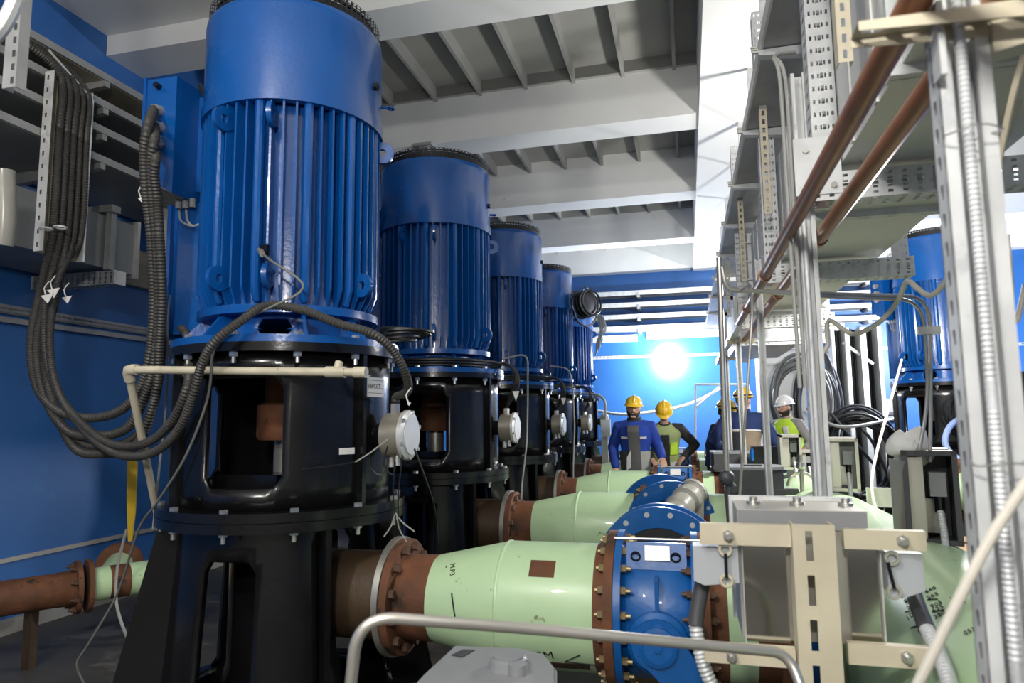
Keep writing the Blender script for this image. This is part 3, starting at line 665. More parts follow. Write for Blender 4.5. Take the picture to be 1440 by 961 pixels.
# ------------------------------------------------------------------ header pipe on the right
HX, HZ, HR = .96, .55, .40
H = empty('header_pipe', (HX, 4, 0), 'large mint green header pipe with black handwritten sums, behind the steel cabinet', 'pipe')
MB().lathe((HX, 0, HZ), (0, 1, 0), [(.20, 1.30), (.30, 1.33), (.37, 1.42), (HR, 1.56), (HR, 7.15), (.30, 7.3), (.1, 7.36)], 72).build('pipe_wall', GREEN, H)
for y in (4.35, 6.55): MB().bb((HX-.3, y-.1, 0), (HX+.3, y+.1, .22)).build('saddle', CONC, H)
def on_header(y, phi, rot=0):    # phi 0 = towards -X, 90 = top; text runs along -Y as seen from the aisle
    def fn(c):
        cx, cy = c.x*cos(rot)-c.y*sin(rot), c.x*sin(rot)+c.y*cos(rot)
        a = radians(phi)+cx/HR; r = HR+.002+c.z
        return V((HX-cos(a)*r, y+cy, HZ+sin(a)*r))
    return fn
def hdr_hit(px, py):
    r = ray(px, py); d = .5
    while d < 8:
        p = CAM+r*d
        if (p.x-HX)**2+(p.z-HZ)**2 < HR*HR: break
        d += .004
    return p.y, math.degrees(math.atan2(p.z-HZ, HX-p.x))
def scribble(px, py, s, size, rot=-.12):
    y, ph = hdr_hit(px, py); f = on_header(y, ph, rot); lettering(s, size*.75, lambda c: f(V((c.x*1.15, c.y*1.9, c.z))), H)
for px, py, s, z in ((1309, 831, '640', .030), (1312, 839, '265', .030), (1317, 851, '905', .030), (1319, 857, '635', .030), (1322, 866, '380', .030), (1277, 845, '82', .032), (1281, 854, '20', .032), (1283, 867, '101', .034), (1289, 876, '3', .034), (1294, 888, '6', .034), (1342, 841, '115', .022), (1347, 845, '350', .022), (1352, 850, '819', .024), (1367, 888, '0539', .026), (1374, 860, '%', .024)):
    scribble(px, py, s, z)
def hline(a, b, r=.002):
    P = []
    for t in (0, .5, 1):
        y, ph = hdr_hit(a[0]+(b[0]-a[0])*t, a[1]+(b[1]-a[1])*t); P.append(on_header(y, ph)(O3))
    MB().tube(P, r, 5).build('pen_stroke', INK, H)
for a, b in (((1305, 845), (1319, 844)), ((1312, 862), (1328, 859)), ((1274, 862), (1286, 859)), ((1282, 885), (1295, 880)), ((1340, 854), (1346, 851))): hline(a, b)
# blue dismantled spool and wrapped tube between the pipes
S = empty('flanged_spool', (-.17, 4.45, 0), 'blue double-flanged spool with bolt holes, standing open right behind the nearest check valve', 'pipe spool')
sc, sa = V((-.19, 4.18, .585)), V((0.05, 1, .02)).normalized()
def holes(par, c, ax, R, n, r=.014):
    u, v = frame(ax); proto = None
    m = MB()
    for i in range(n):
        a = 2*pi*(i+.5)/n; p = c+(u*cos(a)+v*sin(a))*R; m.lathe(p, -ax, [(r, .000), (r, .0025)], 12)
    return m
for k, h in ((0, 0.), (1, .16)):
    f = MB().ring(sc, sa, .265, .385, h, h+.03, 72).build('flange', BLUE2, S); holes(f, sc+sa*h, sa, .345, 16, .016).build('bolt_hole', PALE, f)
MB().lathe(sc, sa, [(.275, .03), (.285, .06), (.285, .16), (.275, .22)], 56, closed=False).build('spool_body', BLUE2, S)
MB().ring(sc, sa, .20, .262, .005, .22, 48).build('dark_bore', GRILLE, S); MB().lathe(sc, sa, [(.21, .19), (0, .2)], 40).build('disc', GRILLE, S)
MB().bb((-.35, 4.1, 0), (0, 4.5, .20)).build('timber_block', WOOD, S)
V2 = empty('check_valve', (-.2, 5.5, 0), 'blue valve flange half hidden behind the grey wrapped tube, in the second pipe line', 'valve', 'blue check valves with levers')
vc, va = V((-.145, 5.22, .70)), V((-.25, 1, .05)).normalized()
f = MB().ring(vc, va, .20, .33, 0, .03, 64).build('flange', BLUE2, V2); holes(f, vc, va, .30, 14, .015).build('bolt_hole', PALE, f)
MB().lathe(vc, va, [(.23, .03), (.25, .08), (.25, .30), (.23, .36)], 48).build('valve_body', BLUE2, V2); MB().ring(vc, va, .20, .33, .36, .39, 64).build('flange', BLUE2, V2)
MB().bb((-.4, 5.3, 0), (.0, 5.6, .38)).build('timber_block', WOOD, V2)
W = empty('wrapped_tube', at(960, 720, 4.7), 'grey film-wrapped tube lying slanted across the blue flanges', 'tube')
p0, p1 = at(925, 748, 4.55), at(974, 694, 5.0)
MB().tube(smooth_path([p0, p0.lerp(p1, .5), p1], .03), [.10+.010*sin(i*2.1)*cos(i*.7) for i in range(len(smooth_path([p0, p0.lerp(p1, .5), p1], .03)))], 14, .03).build('film_sleeve', PLASTIC, W)
MB().tube([p1, p1+(p1-p0).normalized()*.03], .104, 14).build('folded_end', GREYCAB, W)
MB().prism([at(974, 690, 4.92), at(990, 700, 4.9), at(990, 735, 4.85), at(976, 738, 4.85)], (0, .03, 0)).build('loose_film', PLASTIC, W)
# hand wheel rod between the actuators
R_ = empty('valve_rod', (.18, 4.2, 0), 'thin vertical steel rod with a small knob valve beside the dark actuators', 'rod')
a, b = at(1011, 362, 3.9), at(1022, 672, 3.9)
MB().tube([a, b], .016, 10).build('rod', STEELM, R_); k = MB().ell(b, (.045, .045, .045), 14, 10).build('knob_body', DGREY, R_)
MB().lathe(b+V((0, -.04, 0)), (0, -1, 0), [(.03, 0), (.034, .02), (.016, .03)], 14).build('knob', DGREY, k); MB().tube([b, at(1034, 684, 3.9)], .008, 8).build('handle', STEELM, R_)
q = b.copy(); q.z = .92; MB().tube([b, q], .012, 8).build('lower_rod', DGREY, R_)
# ------------------------------------------------------------------ foreground steel cabinet on strut frame
Y0 = 2.15
def fy(x, y, Y=Y0): return onY(x, y, Y)
K = empty('instrument_cabinet', fy(1140, 850), 'foreground stainless instrument cabinet seen from behind, clamped to a slotted strut', 'cabinet')
a, b = fy(1036, 716, 2.2), fy(1232, 909, 2.2)
K_x0, K_x1, K_z1, K_z0 = a.x, b.x, a.z, b.z
MB().bb((K_x0, 2.2, K_z0), (K_x1, 2.46, K_z1)).build('cabinet_body', STEELM, K)
MB().bb((K_x0-.01, 2.44, K_z0-.01), (K_x1+.012, 2.47, K_z1+.012)).build('cabinet_lid', GALV, K)
MB().bb((K_x0+.002, 2.192, K_z1-.055), (K_x1-.002, 2.2, K_z1-.002)).build('blue_grey_strip', GREYP, K)
for x in (.06, .19, .33): MB().lathe((K_x0+x, 2.34, K_z1), Z1, [(.022, 0), (.022, .008), (.013, .01), (.013, .022)], 12).build('cap_screw', BOLT, K)
for xa, xb in ((1043, 1112), (1190, 1246)):
    p, q = fy(xa, 768, 2.185), fy(xb, 905, 2.185); MB().bb((p.x, 2.182, q.z), (q.x, 2.199, p.z)).build('mirror_panel', STEEL, K)
for xa in (1046, 1240):
    p, q = fy(xa-4, 768, 2.18), fy(xa+4, 910, 2.18); MB().bb((p.x, 2.165, q.z), (q.x, 2.186, p.z)).build('edge_flange', PALE, K)
F_ = empty('clamp_stand', fy(1155, 850), 'beige bracket frame with one vertical slotted channel, holding the foreground cabinet', 'stand')
def plate(xa, ya, xb, yb, Y, th, nm, m, par):
    p, q = fy(xa, ya, Y), fy(xb, yb, Y); return MB().bb((p.x, Y, q.z), (q.x, Y+th, p.z)).build(nm, m, par)
for xa, ya, xb, yb in ((984, 736, 1117, 770), (1186, 745, 1304, 776), (990, 905, 1120, 941), (1192, 905, 1310, 943)):
    o = plate(xa, ya, xb, yb, 2.13, .028, 'bracket_plate', BEIGE, F_)
    p = fy((xa+(.3 if xa < 1100 else .7)*(xb-xa)), (ya+yb)/2, 2.13); m = hexbolt(MB(), p, (0, -1, 0), .016, .012, .02); m.build('bolt', BOLT, o)
p, q = fy(1113, 738, 2.10), fy(1187, 961, 2.10); x0, x1 = p.x, q.x
m = MB(); pitch = .117
m.perf((x0, 2.095, 0), (0, 0, 1), (1, 0, 0), p.z+.003, x1-x0, pitch, [((x1-x0)*.30, (x1-x0)*.47, .68, 1.)])
m.bb((x0, 2.097, 0), (x0+.006, 2.18, p.z)); m.bb((x1-.006, 2.097, 0), (x1, 2.18, p.z))
m.build('slotted_channel', BEIGE, F_)
for side, (xa, ya, xb, yb) in enumerate(((974, 768, 1040, 820), (1247, 778, 1302, 838))):
    J = empty('connector_box', fy((xa+xb)/2, ya), ('light grey connector box with wire bail on the valve side of the foreground cabinet', 'light grey connector box with wire bail on the header side of the foreground cabinet')[side], 'connector', 'connector boxes on the foreground cabinet')
    p, q = fy(xa, ya, 2.16), fy(xb, yb, 2.16)
    MB().prism([(p.x, 2.16, p.z), (q.x, 2.16, p.z), (q.x, 2.16, q.z+(0 if side == 0 else .012)), (p.x+.03, 2.16, q.z-.012), (p.x, 2.16, q.z)], (0, .07, 0)).build('housing', LGREY, J)
    b0_, b1_ = (fy(1020, 774, 2.14), fy(1023, 818, 2.14)) if side == 0 else (fy(1255, 786, 2.14), fy(1260, 834, 2.14)); bx = b0_.x; bz0, bz1 = b0_.z, b1_.z
    for z in (bz0, bz1): MB().tube([(bx+.016*cos(t), 2.145, z+.016*sin(t)) for t in [2*pi*i/16 for i in range(17)]], .005, 6).build('bail_loop', BEIGE if side == 0 else STEELM, J)
    MB().tube([(bx+(.0 if side == 0 else -.012), 2.14, bz0-.01), (bx, 2.14, bz1+.01)], .005, 6).build('bail_rod', BLACK, J)
    P = [(990, 812), (982, 850), (978, 880), (984, 915), (993, 945), (1010, 985)] if side == 0 else [(1284, 832), (1292, 856), (1304, 886), (1318, 915), (1330, 945), (1342, 985)]
    c = [at(x, y, 2.1-(.1 if side == 0 else .5)*i/6) for i, (x, y) in enumerate(P)]
    MB().tube(smooth_path(c[:3], .02), .023, 12).build('boot', DGREY, J)
    tag(MB().tube(smooth_path(c[2:], .006), .021, 12, .14).build('flexible_conduit', GALV, J), 'ribbed metal conduit')
# ------------------------------------------------------------------ hand rail, grey actuator, near cable
rail = fillet([(-.82, 1.32, .0), at(491, 975, 1.45)+V((0, 0, -.02)), at(503, 866, 1.45), at(760, 886, 1.55), at(1108, 919, 1.66), at(1134, 985, 1.60), (.22, 1.55, .0)], .09, 10)
tag(MB().tube(rail, .0125, 14).build('hand_rail', STEELM), 'bent steel tube hand rail crossing in front of the nearest green pipe', 'rail')
G = empty('gearbox_actuator', at(690, 940, 2.2), 'pale grey cast actuator with round cap below the nearest green pipe', 'actuator')
q = [at(640, 909, 2.45), at(768, 916, 2.45), at(781, 935, 2.3), at(781, 961, 2.05), at(760, 985, 1.95), at(588, 985, 1.95), at(592, 955, 2.1)]
zc = .70
q = [onZ(638, 908, zc), onZ(735, 912, zc), onZ(768, 921, zc), onZ(783, 940, zc), onZ(783, 985, zc), onZ(560, 985, zc), onZ(592, 950, zc)]
MB().prism([V((p.x, p.y, zc-.14)) for p in q], (0, 0, .115)).build('housing', GREYP, G)
c = sum(q, V())/len(q)
MB().prism([V((p.x, p.y, zc-.024)) for p in q], (0, 0, .014)).build('lid_flange', GREYP, G); MB().prism([c+(p-c)*.95+V((0, 0, -.01)) for p in q], (0, 0, .012)).build('lid', GREYP, G)
p = onZ(715, 940, zc); MB().lathe(p, Z1, [(.065, .0), (.06, .03), (.05, .035), (.05, .042)], 28).build('round_cap', GREYP, G); p = onZ(728, 950, zc); MB().lathe(p, Z1, [(.03, 0), (.03, .035)], 20).build('screw_cap', GREYP, G)
MB().prism([onZ(634, 922, zc+.004), onZ(652, 914, zc+.004), onZ(668, 915, zc+.004), onZ(650, 925, zc+.004)], (0, 0, .002)).build('dark_label', DGREY, G)
MB().bb((c.x-.1, c.y-.05, .05), (c.x+.1, c.y+.15, zc-.13)).build('valve_neck', DGREY, G)
wire('near_cable', [at(1270, 1000, 1.0), at(1300, 945, .98), at(1345, 850, .96), at(1400, 745, .94), at(1452, 668, .92)], .0075, WHITECAB, 'out-of-focus white cable slanting across the foreground post', n=10)
# ------------------------------------------------------------------ posts
SX = .475
def strut_post(Y, top, label, wd=.082, dp=.041, cond=True, x=SX, slots=True):
    T = empty('strut_post', (x, Y, 0), label, 'post', 'galvanised strut posts in the aisle')
    m = MB(); x0 = x-wd/2; yf, yb = Y-dp/2, Y+dp/2; t = .003; lip = wd*.27      # open lipped channel, mouth towards the camera side
    m.bb((x0, yb-t, 0), (x0+wd, yb, top)); m.bb((x0+wd-t, yf, 0), (x0+wd, yb-t, top)); m.bb((x0+t, yf, 0), (x0+lip, yf+t, top)); m.bb((x0+wd-lip, yf, 0), (x0+wd-t, yf+t, top))
    m.bb((x0+lip-t, yf+t, 0), (x0+lip, yf+.012, top)); m.bb((x0+wd-lip, yf+t, 0), (x0+wd-lip+t, yf+.012, top))
    m.build('channel', GALV, T)
    m = MB().perf((x0, yf, 0), (0, 0, 1), (0, 1, 0), top, dp, .05, [(dp*.38, dp*.62, .5, 1)]); m.build('slotted_side', GALV, T)
    MB().bb((x-.07, Y-.06, 0), (x+.07, Y+.06, .008)).build('foot_plate', GALV, T)
    return T
tp = at(1358, 40, 1.12); bt_ = at(1425, 900, 1.12)
T1 = strut_post(1.28, 2.75, 'tall foreground double strut post with ribbed metal conduit strapped to it', .082, .045, x=.477)
P = [V((.466, 1.235, z)) for z in (.3, 1.0, 1.5, 1.9, 2.3, 2.6)]
conduit('metal_conduit', P, .0095, 'ribbed metal conduit running up the tall foreground post', m=GALV, pitch=.0045)
for z in (1.42, 1.96, 2.25): MB().tube([V((.474, 1.24, z))+V((.043*cos(t), .030*sin(t), .003*sin(3*t))) for t in [2*pi*i/20 for i in range(21)]], .0015, 5).build('wire_tie', BOLT, T1)
T2 = strut_post(2.8, 2.85, 'slotted double strut post rising behind the foreground cabinet, with thin conduits', .062, .041)
conduit('metal_conduit', [V((.462, 2.765, z)) for z in (.3, 1.0, 1.6, 2.25)], .011, 'ribbed metal conduit on the post behind the foreground cabinet', m=GALV, pitch=.006)
m = empty('conduit_pair', (.43, 2.78, 2.5), 'pair of thin grey conduits bending off the tray down the second post', 'conduit')
for i in range(2): MB().tube(smooth_path([(.47+.02*i, 2.9, 3.0), (.40, 2.84, 2.96), (.425-.02*i, 2.76, 2.82), (.428-.02*i, 2.76, 2.3), (.432-.02*i, 2.76, 1.6)], .03), .008, 8).build('conduit', GREYCAB, m)
strut_post(4.6, 2.5, 'dark-sided slotted strut post before the worker seen from behind', .041, .041)
strut_post(6.6, 2.6, 'slim slotted strut post beside the yellow helmet of the worker seen from behind', .05, .041)
strut_post(8.6, 2.7, 'far slim strut post before the blue wall, beside the thin rod', .05, .041)
# near bracket on the foreground post
bz = 2.16
B_ = empty('cantilever_bracket', (.42, 1.28, bz), 'beige slotted cantilever bracket on top of the foreground post under the brown pipe', 'bracket')
m = MB().perf((.305, 1.20, bz), (1, 0, 0), (0, 1, 0), .26, .06, .065, [(.018, .042, .6, 1)]); m.prism([(.305, 1.20, bz), (.56, 1.20, bz), (.56, 1.20, bz-.03), (.305, 1.20, bz-.016)], (0, .003, 0)); m.prism([(.305, 1.257, bz), (.56, 1.257, bz), (.56, 1.257, bz-.03), (.305, 1.257, bz-.016)], (0, .003, 0)); m.build('arm', BEIGE, B_)
MB().bb((.43, 1.222, bz-.10), (.44, 1.26, bz+.03)).build('back_plate', GALV, B_)
B_ = empty('cantilever_bracket', (.62, 1.3, bz), 'beige cantilever arm reaching over to the duct from the foreground post', 'bracket')
MB().prism([(.52, 1.25, bz-.005), (.85, 1.25, bz+.035), (.85, 1.25, bz+.01), (.52, 1.25, bz-.06)], (0, .05, 0)).build('arm', BEIGE, B_)
# ------------------------------------------------------------------ brown pipes
def ypipe(name, x, z, y0, y1, r, label, clamps=()):
    T = empty(name, (x, (y0+y1)/2, z), label, 'pipe', 'brown pipes along the duct')
    MB().cyl((x, y0, z), (x, y1, z), r, 20).build('pipe', COPPER, T)
    for y in clamps: MB().ring((x, y, z), (0, 1, 0), r, r+.006, -.02, .02, 20).build('coupling', COPPER, T)
    return T
HA = .70
ypipe('brown_pipe', .576*HA, 1.5+HA, .8, 5.4, .027, 'red-brown primed pipe crossing before the strut posts, lower in front', (3.6, 4.7))
ypipe('brown_pipe', .765*HA, 1.5+HA, .8, 6.6, .027, 'darker red-brown pipe running under the duct edge behind the posts', (2.9, 4.2))
T = empty('white_channel', (.42, 7.2, 2.2), 'slim white channel continuing beyond the brown pipe towards the far lamp', 'channel')
MB().bb((.40, 5.6, 2.2), (.45, 9.8, 2.26)).build('channel_body', PALE, T)
for y in (6.6, 8.6): MB().bb((.38, y-.02, 2.16), (.62, y+.02, 2.2)).build('arm', BEIGE, T)
# ------------------------------------------------------------------ ducts
DX0, DX1, DB = .585, 1.125, .92
D = empty('air_duct', (.85, 4, 2.42), 'large galvanised rectangular air duct running overhead beside the brown pipes', 'duct')
y = .6; k = 0
for y0, y1 in ((.5, 1.95), (1.95, 3.35), (3.35, 4.75), (4.75, 6.15), (6.15, 7.4)):
    MB().bb((DX0, y0, 1.5+DB), (DX1, y1-.004, 1.5+DB+.62)).build('duct_section', DUCT, D)
    m = MB(); 
    for a in (y1-.034, y1-.002): m.bb((DX0-.03, a, 1.5+DB-.03), (DX1+.03, a+.028, 1.5+DB+.65))
    m.build('joint_flange', GALV, D)
    m = MB()
    for j in range(4):
        yy = y0+.2+.3*j
        if yy < y1-.1: m.bb((DX0-.006, yy, 1.5+DB+.004), (DX0+.001, yy+.03, 1.5+DB+.615))
    m.build('stiffening_bead', DUCT, D)
    m = MB()
    for j in range(4): m.cyl((DX0-.004, y1-.06, 1.5+DB+.08+.16*j), (DX0-.045, y1-.06, 1.5+DB+.08+.16*j), .009, 6)
    m.build('flange_bolt', BOLT, D)
D = empty('air_duct', (.85, 10, 2.42), 'far duct end over the aisle above the workers by the white column', 'duct')
MB().bb((.62, 7.9, 2.36), (1.35, 11.0, 2.9)).build('duct_section', DUCT, D); MB().bb((.58, 7.86, 2.30), (1.39, 7.92, 2.94)).build('joint_flange', GALV, D)
def girder(p0, p1, wd, label, name='perforated_girder', up=(0, 0, 1), ends=True, par=None, pitch=.05, m_=None, cat='girder', group='perforated mounting girders'):
    p0, p1 = V(p0), V(p1); n = (p1-p0); L = n.length; n.normalize(); u, v = frame(n, up); h = wd/2
    T = par or empty(name, (p0+p1)/2, label, cat, group); m = MB()
    rows = [(wd*.08, wd*.24, .34, .6), (wd*.30, wd*.44, .34, .5), (wd*.44, wd*.58, .42, .9), (wd*.58, wd*.72, .34, .5), (wd*.76, wd*.92, .34, .6)]
    for a, b in ((u, v), (v, -u), (-u, -v), (-v, u)): m.perf(p0-a*h*1-b*h+a*0, n, a, L, wd, pitch, rows)
    m.build('perforated_tube', m_ or GALV, T)
    if ends:
        MB().box(p0-n*.004, (.008, wd*1.02, wd*1.02), (n, v, u)).build('end_plate', GALV, T); MB().box(p1+n*.004, (.008, wd*1.02, wd*1.02), (n, v, u)).build('end_plate', GALV, T)
    return T
z = 1.5+DB-.085
s1 = girder((.47, 2.70, z), (1.35, 2.70, z), .105, 'nearest perforated galvanised girder lying under the air duct')
for p in ((.50, 2.645, z+.08), ): MB().box(p, (.16, .008, .22)).build('gusset_plate', GALV, s1); [hexbolt(MB(), (x_, 2.64, z_), (0, -1, 0), .012, .01).build('bolt', BOLT, s1) for x_, z_ in ((.46, z+.14), (.54, z+.14), (.55, z))]
g = girder((.535, 2.70, z+.055), (.535, 2.70, 4.0), .09, 'perforated girder hanging down beside the near duct, above the brown pipe', up=(0, 1, 0), ends=False)
s2 = girder((.50, 4.3, z), (1.27, 4.3, z), .11, 'second perforated girder under the duct, ending in a short upright')
girder((1.21, 4.3, z+.055), (1.21, 4.3, z+.24), .09, '', up=(0, 1, 0), ends=False, par=s2)
girder((.525, 4.3, z+.055), (.525, 4.3, 4.0), .09, 'perforated girder hanging before the second duct joint', up=(0, 1, 0), ends=False)
s3 = girder((.50, 6.5, z), (1.27, 6.5, z), .11, 'third perforated girder under the duct with a gusset at its end')
girder((1.20, 6.5, z+.055), (1.20, 6.5, z+.3), .09, '', up=(0, 1, 0), ends=False, par=s3)
girder((.525, 6.5, z+.055), (.525, 6.5, 4.0), .09, 'perforated girder hanging far along the duct near the slim posts', up=(0, 1, 0), ends=False)
s4 = girder((.5, 7.95, z-.02), (1.45, 7.95, z-.02), .10, 'farthest perforated girder under the duct above the worker seen from behind', pitch=.06)
s5 = girder((1.42, 3.6, z-.02), (1.42, 3.6, 3.6), .07, 'perforated girder upright beyond the duct edge', up=(0, 1, 0), ends=False)
# C channels (yellowed zinc) hanging beside the tray
for i, (y, zt, zb, lab) in enumerate(((2.15, 3.3, 2.55, 'yellowish slotted channel hanging high beside the near perforated girder'), (3.9, 3.2, 2.6, 'yellowish slotted channel hanging under the white-edged tray, second from camera'), (5.6, 3.2, 2.55, 'yellowish slotted channel hanging under the white-edged tray, third from camera'), (7.6, 3.15, 2.55, 'yellowish slotted channel hanging under the white-edged tray, farthest'))):
    x = .50 if i == 0 else .47
    T = empty('slotted_channel', (x, y, zb), lab, 'channel', 'slotted channels under the tray')
    m = MB().perf((x-.02, y-.02, zb), (0, 0, 1), (1, 0, 0), zt-zb, .041, .05, [(.013, .028, .55, 1)]); m.bb((x-.02, y-.019, zb), (x-.017, y+.02, zt)); m.bb((x+.018, y-.019, zb), (x+.021, y+.02, zt)); m.build('channel', BEIGE, T)
    MB().bb((x-.02, y-.02, zt), (x+.02, y+.02, 3.45)).build('hanger', GALVD, T)
# tray with white edge above
TX0, TX1, TZ = .238*1.72, .33*1.72, 1.5+1.72
T = empty('cable_tray', (.46, 6, TZ), 'long white-edged cable tray receding along the concrete beam overhead', 'cable tray')
MB().bb((TX0-.012, 1.4, TZ-.005), (TX0, 13.6, TZ+.07)).build('edge_flange', PALE, T)
MB().bb((TX0, 1.4, TZ+.0), (TX1+.25, 13.6, TZ+.006)).build('tray_sheet', GALVD, T)
for y in (2.35, 3.25, 4.2, 5.2, 6.3, 7.5, 8.8, 10.2, 11.8):
    a = MB().prism([(TX0-.02, y, TZ-.005), (TX0+.30, y, TZ-.005), (TX0+.30, y, TZ-.065), (TX0-.02, y, TZ-.03)], (0, .045, 0)).build('cross_arm', GALV, T)
    m = MB()
    for j in range(3): m.cyl((TX0-.02, y+.01+.016*j, TZ-.01+.02*j), (TX0-.05, y+.01+.016*j, TZ-.01+.02*j), .008, 6)
    m.build('bolt', BOLT, a)
    MB().bb((TX0+.24, y, TZ-.07), (TX0+.29, y+.045, ZB-.03)).build('hanger', GALV, T)
# impulse tubes and side cabinets
tubes = empty('impulse_tubes', (.7, 2.9, 2.0), 'pair of thin steel tubes running across and down into the open cabinet', 'tubes')
for i in range(2):
    o_ = .022*i
    MB().tube(fillet([at(1015, 375, 2.75), at(1021, 408-o_*100, 2.75), at(1150, 413+i*4, 2.85), at(1308-i*10, 417+i*5, 3.05), at(1309-i*3, 560, 3.05), at(1308-i*18, 650, 3.02)], .14, 8), .0085, 10).build('tube', STEELM, tubes)
MB().tube(fillet([at(1040, 408, 2.75), at(1056, 398, 2.78), at(1058, 440, 2.8), at(1050, 560, 2.8), at(1040, 700, 2.9)], .03, 5), .006, 8).build('branch_tube', STEELM, tubes)
cl = MB().box(at(1306, 465, 3.03), (.09, .02, .035)); cl.build('tube_clamp', PALE, tubes)
def small_cabinet(px0, py0, px1, py1, d, label, depth=.2, rz=0, door=True):
    p, q = at(px0, py0, d), at(px1, py1, d); wd = abs(q.x-p.x); ht = p.z-q.z; c = V(((p.x+q.x)/2, p.y, q.z))
    K = empty('instrument_cabinet', c, label, 'cabinet', 'open instrument cabinets along the header', rz)
    L = lambda m, nm, mt, par=K: m.build(nm, mt, par, local=True)
    m = MB(); t = .012
    m.bb((-wd/2, 0, 0), (wd/2, depth, t)); m.bb((-wd/2, 0, ht-t), (wd/2, depth, ht)); m.bb((-wd/2, 0, 0), (-wd/2+t, depth, ht)); m.bb((wd/2-t, 0, 0), (wd/2, depth, ht)); m.bb((-wd/2, depth-t, 0), (wd/2, depth, ht))
    L(m, 'cabinet_shell', DGREY if door else GALVD)
    m = MB(); f = .022
    m.bb((-wd/2, -.008, 0), (-wd/2+f, 0, ht)); m.bb((wd/2-f, -.008, 0), (wd/2, 0, ht)); m.bb((-wd/2, -.008, ht-f), (wd/2, 0, ht)); m.bb((-wd/2, -.008, 0), (wd/2, 0, f)); L(m, 'door_frame', DGREY if door else STEELM)
    b = L(MB().bb((-.0, .04, ht*.50), (wd*.30, .12, ht*.76)), 'connector_box', GREYP); MB().cyl((wd*.17, .07, ht*.5), (wd*.17, .07, ht*.32), .02, 10).build('connector_boot', BLACK, b, local=True)
    L(MB().tube(smooth_path([(wd*.17, .06, ht*.33), (wd*.17, .0, ht*.1), (wd*.16, -.03, -.06), (wd*.18, -.03, -.22)], .006), .016, 10, .15), 'flexible_conduit', GALV)
    L(MB().bb((-wd/2+f, .03, .02), (-wd/2+f+.06, .08, ht-.03)), 'mounting_rail', STEELM)
    L(MB().bb((-wd*.25, .14, .03), (wd*.3, .18, ht*.45)), 'inner_plate', STEELM)
    L(MB().bb((-.03, depth*.4, -max(.02, c.z-(.9 if abs(c.x-HX) < .3 and c.y < 7.1 else 0))), (.03, depth*.6, 0)), 'stand', GALVD)
    L(MB().bb((-wd/2+.02, depth*.3, ht), (wd/2-.02, depth*.8, ht+.006)), 'top_plate', STEELM)
    return K
k2 = small_cabinet(1268, 634, 1342, 762, 3.0, 'open dark instrument cabinet with white bag on top, below the thin steel tubes', .22, radians(-10))
p = [at(1250, 645, 3.0), at(1277, 650, 3.0), at(1281, 757, 3.0), at(1258, 757, 3.0)]
MB().prism([k2.matrix_basis.inverted() @ q for q in p], (0, .015, 0)).build('open_door', STEELM, k2, local=True)
bag = MB().ell((0, 0, 0), (.10, .07, .07), 28, 18, fn=lambda q: V((q.x*(1+.30*sin(40*q.y+21*q.z)*cos(26*q.x)), q.y*(1+.3*sin(34*q.x+9)), q.z*(1+.45*sin(44*q.x+30*q.y)+.25*cos(70*q.y)))))
o = bag.build('plastic_bag', PAPER, local=True, smooth=0); o.location = at(1278, 630, 3.1); o.rotation_euler = (0, .35, .3); tag(o, 'crumpled white plastic bag on top of the open dark cabinet', 'bag')
small_cabinet(1096, 612, 1127, 660, 6.2, 'small open steel cabinet between the slotted posts, below the white helmet', .2, 0, False)
small_cabinet(1162, 617, 1206, 690, 4.9, 'pale steel instrument cabinet just behind the second strut post', .2, radians(-8), False)
small_cabinet(1122, 634, 1146, 668, 7.4, 'narrow steel cabinet before the worker in the white helmet', .2, 0, False)
# gauge fitting on the header
Gg = empty('valve_manifold', at(1128, 690, 5.2), 'small pipe manifold with handwheel loop on the header pipe', 'manifold')
c = at(1128, 684, 5.2); MB().tube([c+V((.1*cos(t), 0, .1*sin(t))) for t in [pi*i/14 for i in range(15)]], .012, 8).build('hoop', STEELM, Gg)
MB().cyl(c+V((0, 0, -.06)), c+V((0, 0, .24)), .016, 10).build('spindle', STEELM, Gg); MB().lathe(c+V((0, 0, .13)), Z1, [(.03, 0), (.04, .02), (.03, .05)], 14).build('valve_body', BOLT, Gg)
MB().bb(c+V((-.22, -.03, -.07)), c+V((-.03, .03, -.02))).build('elbow_block', DGREY, Gg); MB().bb(c+V((-.09, -.06, -.15)), c+V((.16, .06, -.09))).build('base_block', STEELM, Gg)
q = c+V((.05, 0, -.15)); MB().cyl(q, (q.x, q.y, .80), .03, 10).build('standpipe', GREEN, Gg)
b = empty('joystick_box', onY(1078, 640, 7.3), 'small black box with a blue band on the second actuator', 'box')
MB().box(onY(1076, 642, 7.42), (.26, .18, .20)).build('body', BLACK, b); MB().tube([onY(1059+2*cos(t), 640+8*sin(t), 7.25) for t in [pi/2+pi*i/10 for i in range(11)]], .02, 8).build('blue_band', BLUE2, b)
